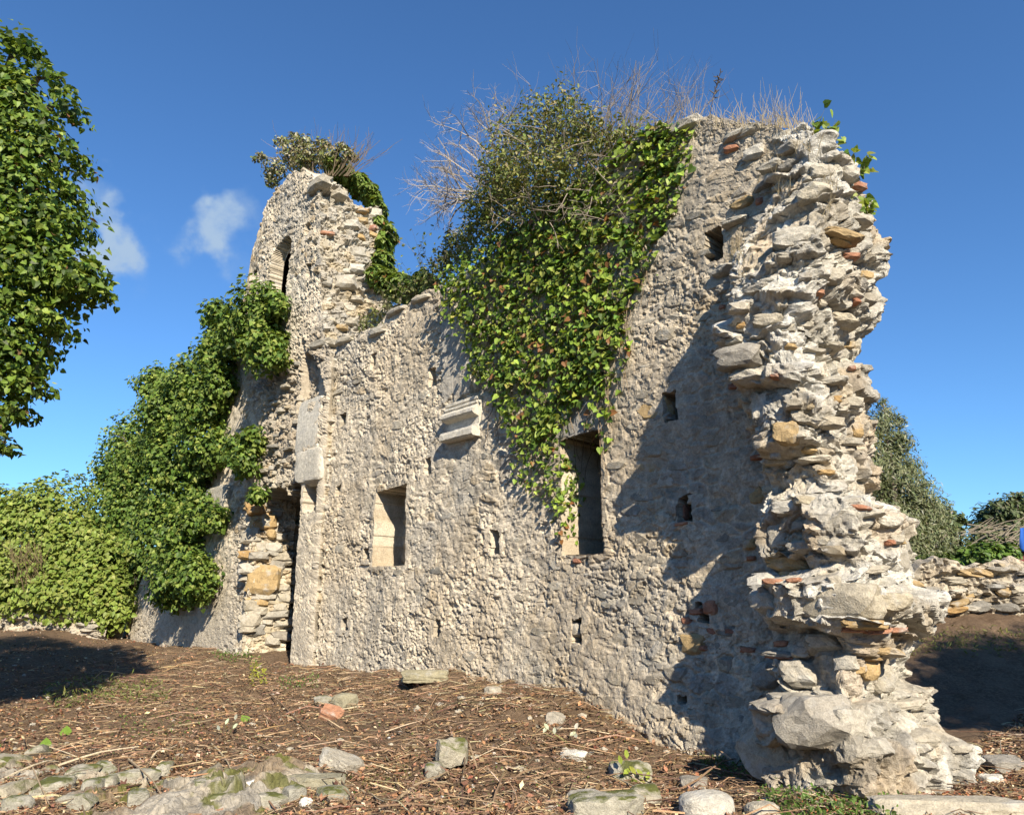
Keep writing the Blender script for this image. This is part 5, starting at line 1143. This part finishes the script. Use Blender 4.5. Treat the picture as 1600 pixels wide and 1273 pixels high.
weeds('weeds', [(1185, 1238), (1330, 1215), (1420, 1262), (1400, 1300), (1230, 1300), (1190, 1262)], 1500, (.025, .055), GP, OVAL, 'patch of green ground weeds along the bottom edge below the pier', 'weeds', .09)
weeds('weeds', [(330, 1022), (385, 1020), (410, 1030), (350, 1038)], 260, (.04, .07), GP, OVAL, 'small green weed patch before the doorway', 'weeds', .12)
weeds('weeds', [(388, 1048), (412, 1044), (418, 1070), (392, 1074)], 150, (.04, .07), [(.30, .30, .04), (.24, .27, .05)], OVAL, 'bright yellow-green weed clump in the litter left of the pilaster', 'weeds', .22)
weeds('weeds', [(430, 1062), (500, 1058), (495, 1078), (440, 1080)], 170, (.03, .06), GP, OVAL, 'thin green weeds beside the foot of the pilaster', 'weeds', .08)
weeds('weeds', [(60, 1080), (150, 1060), (250, 1070), (260, 1100), (80, 1110)], 900, (.05, .12), [(.13, .16, .04), (.17, .18, .06), (.10, .13, .03)], NEED, 'wispy green grass at the edge of the shade on the left', 'grass', .16)
weeds('weeds', [(6.0, 12.4), (7.5, 12.2), (9.5, 12.4), (9.0, 13.2), (6.5, 13.4)], 700, (.05, .12), [(.15, .17, .04), (.20, .20, .06)], NEED, 'sunlit grass strip behind the pier between shade and low wall', 'grass', .12, world=True)
weeds('weeds', [(180, 1120), (330, 1110), (330, 1150), (200, 1160)], 220, (.03, .07), GP, NEED, 'sparse green grass blades among brown leaves at left', 'grass', .08)
def sprout(px, py, leaves, label, pal, size):
    r = empty('sprout', on_ground(px, py)); tag(r, label, 'seedling'); k = r.location.y / FPX; T_ = Tubes()
    for (dx, dz) in leaves:
        e = Vector((dx * k, random.uniform(-.03, .03), dz * k)); T_.add([Vector(r.location) - Vector((0, 0, .02)), Vector(r.location) + e], .004, .002, (.2, .2, .08))
        me = leaf_mesh('leaf', np.array([e[:]]), np.array([[.1 * random.gauss(0, 1), -.7, .5]]), np.array([[random.gauss(0, .5), 0, 1.0]]), np.array([size]), pick(pal, 1), OVAL, M_IVY); mesh_obj('leaf', me, r)
    T_.build('stem', r)
YG = [(.22, .28, .04), (.26, .30, .05)]
sprout(985, 1225, [(-12, 26), (-4, 34), (8, 14), (18, 10), (24, 4), (10, 0), (20, -4), (-10, 14)], 'yellow-green seedling on the mossy block with several oval leaves', YG, .10)
sprout(890, 1158, [(-30, 16), (-22, 10), (0, 8), (8, 16), (10, 4), (-38, 12)], 'pale whitish leaf sprig near the wall foot in the lower middle', [(.45, .48, .36)], .09)
sprout(355, 1150, [(-12, 8), (-4, 16), (6, 10), (10, 22)], 'silvery leaf sprig on the brown litter in the lower left', [(.42, .46, .36)], .09)
for (px, py, lb) in [(102, 1150, 'single fresh green leaf standing upright in litter at lower left'), (70, 1170, 'single fresh green leaf lying flat left of the upright one'), (385, 1128, 'single small fresh green leaf among brown leaves in the left middle')]:
    p = on_ground(px, py); o = mesh_obj('green_leaf', leaf_mesh('green_leaf', np.array([[0, 0, .02]]), np.array([[.2, -.7, .6]]), np.array([[random.gauss(0, .6), .1, .8]]), np.array([.14]), np.array([[.16, .26, .04]]), HEART, M_IVY)); o.location = p; tag(o, lb, 'leaf')

# small fallen stones and white chips, too many and too small to pick apart
def pebbles(name, n, xr, yr, size, mat, label, sub=1):
    P = on_ground_many([(random.uniform(*xr), random.uniform(*yr)) for _ in range(n)]); d = P - W0; P = P[(d @ YA < -.08) | (d @ XA > 1.8)]
    VV, FF, o_ = [], [], 0
    for i, p in enumerate(P):
        V, F = ICO[sub]; sz = size[0] + (size[1] - size[0]) * random.random() ** 3; sc3 = np.array([random.uniform(.7, 1.3), random.uniform(.6, 1.1), random.uniform(.35, .7)]) * sz
        V = V * (1 + .35 * (RNG.random((len(V), 1)) - .5)); a = random.random() * 6.3; c_, s_ = math.cos(a), math.sin(a); V = (V * sc3) @ np.array([[c_, s_, 0], [-s_, c_, 0], [0, 0, 1]])
        VV.append(V + p + np.array([0, 0, sz * .15])); FF.append(F + o_); o_ += len(V)
    tag(mesh_obj(name, raw_mesh(name, np.concatenate(VV), np.concatenate(FF), mat)), label, 'pebbles', kind='stuff')
pebbles('pebbles', 420, (-100, 1250), (1040, 1290), (.012, .06), M_PALE, 'small pale pebbles scattered through the brown litter')
pebbles('pebbles', 160, (420, 1180), (1046, 1110), (.015, .07), M_STONE, 'small grey fallen stones along the foot of the main wall')
pebbles('white_chips', 110, (60, 900), (1060, 1270), (.01, .03), M_WHITE, 'little white stone chips sprinkled over the brown litter')
weeds('weeds', [(0, 1100), (500, 1060), (900, 1090), (1100, 1200), (900, 1270), (0, 1270)], 420, (.015, .04), GP, OVAL, 'scattered tiny green seedlings across the brown litter', 'weeds', .03)
weeds('weeds', [(560, 1200), (640, 1195), (660, 1240), (570, 1245)], 260, (.012, .03), [(.13, .16, .03), (.16, .18, .04)], OVAL, 'low mossy green patch in the litter right of the old footing', 'weeds', .02)
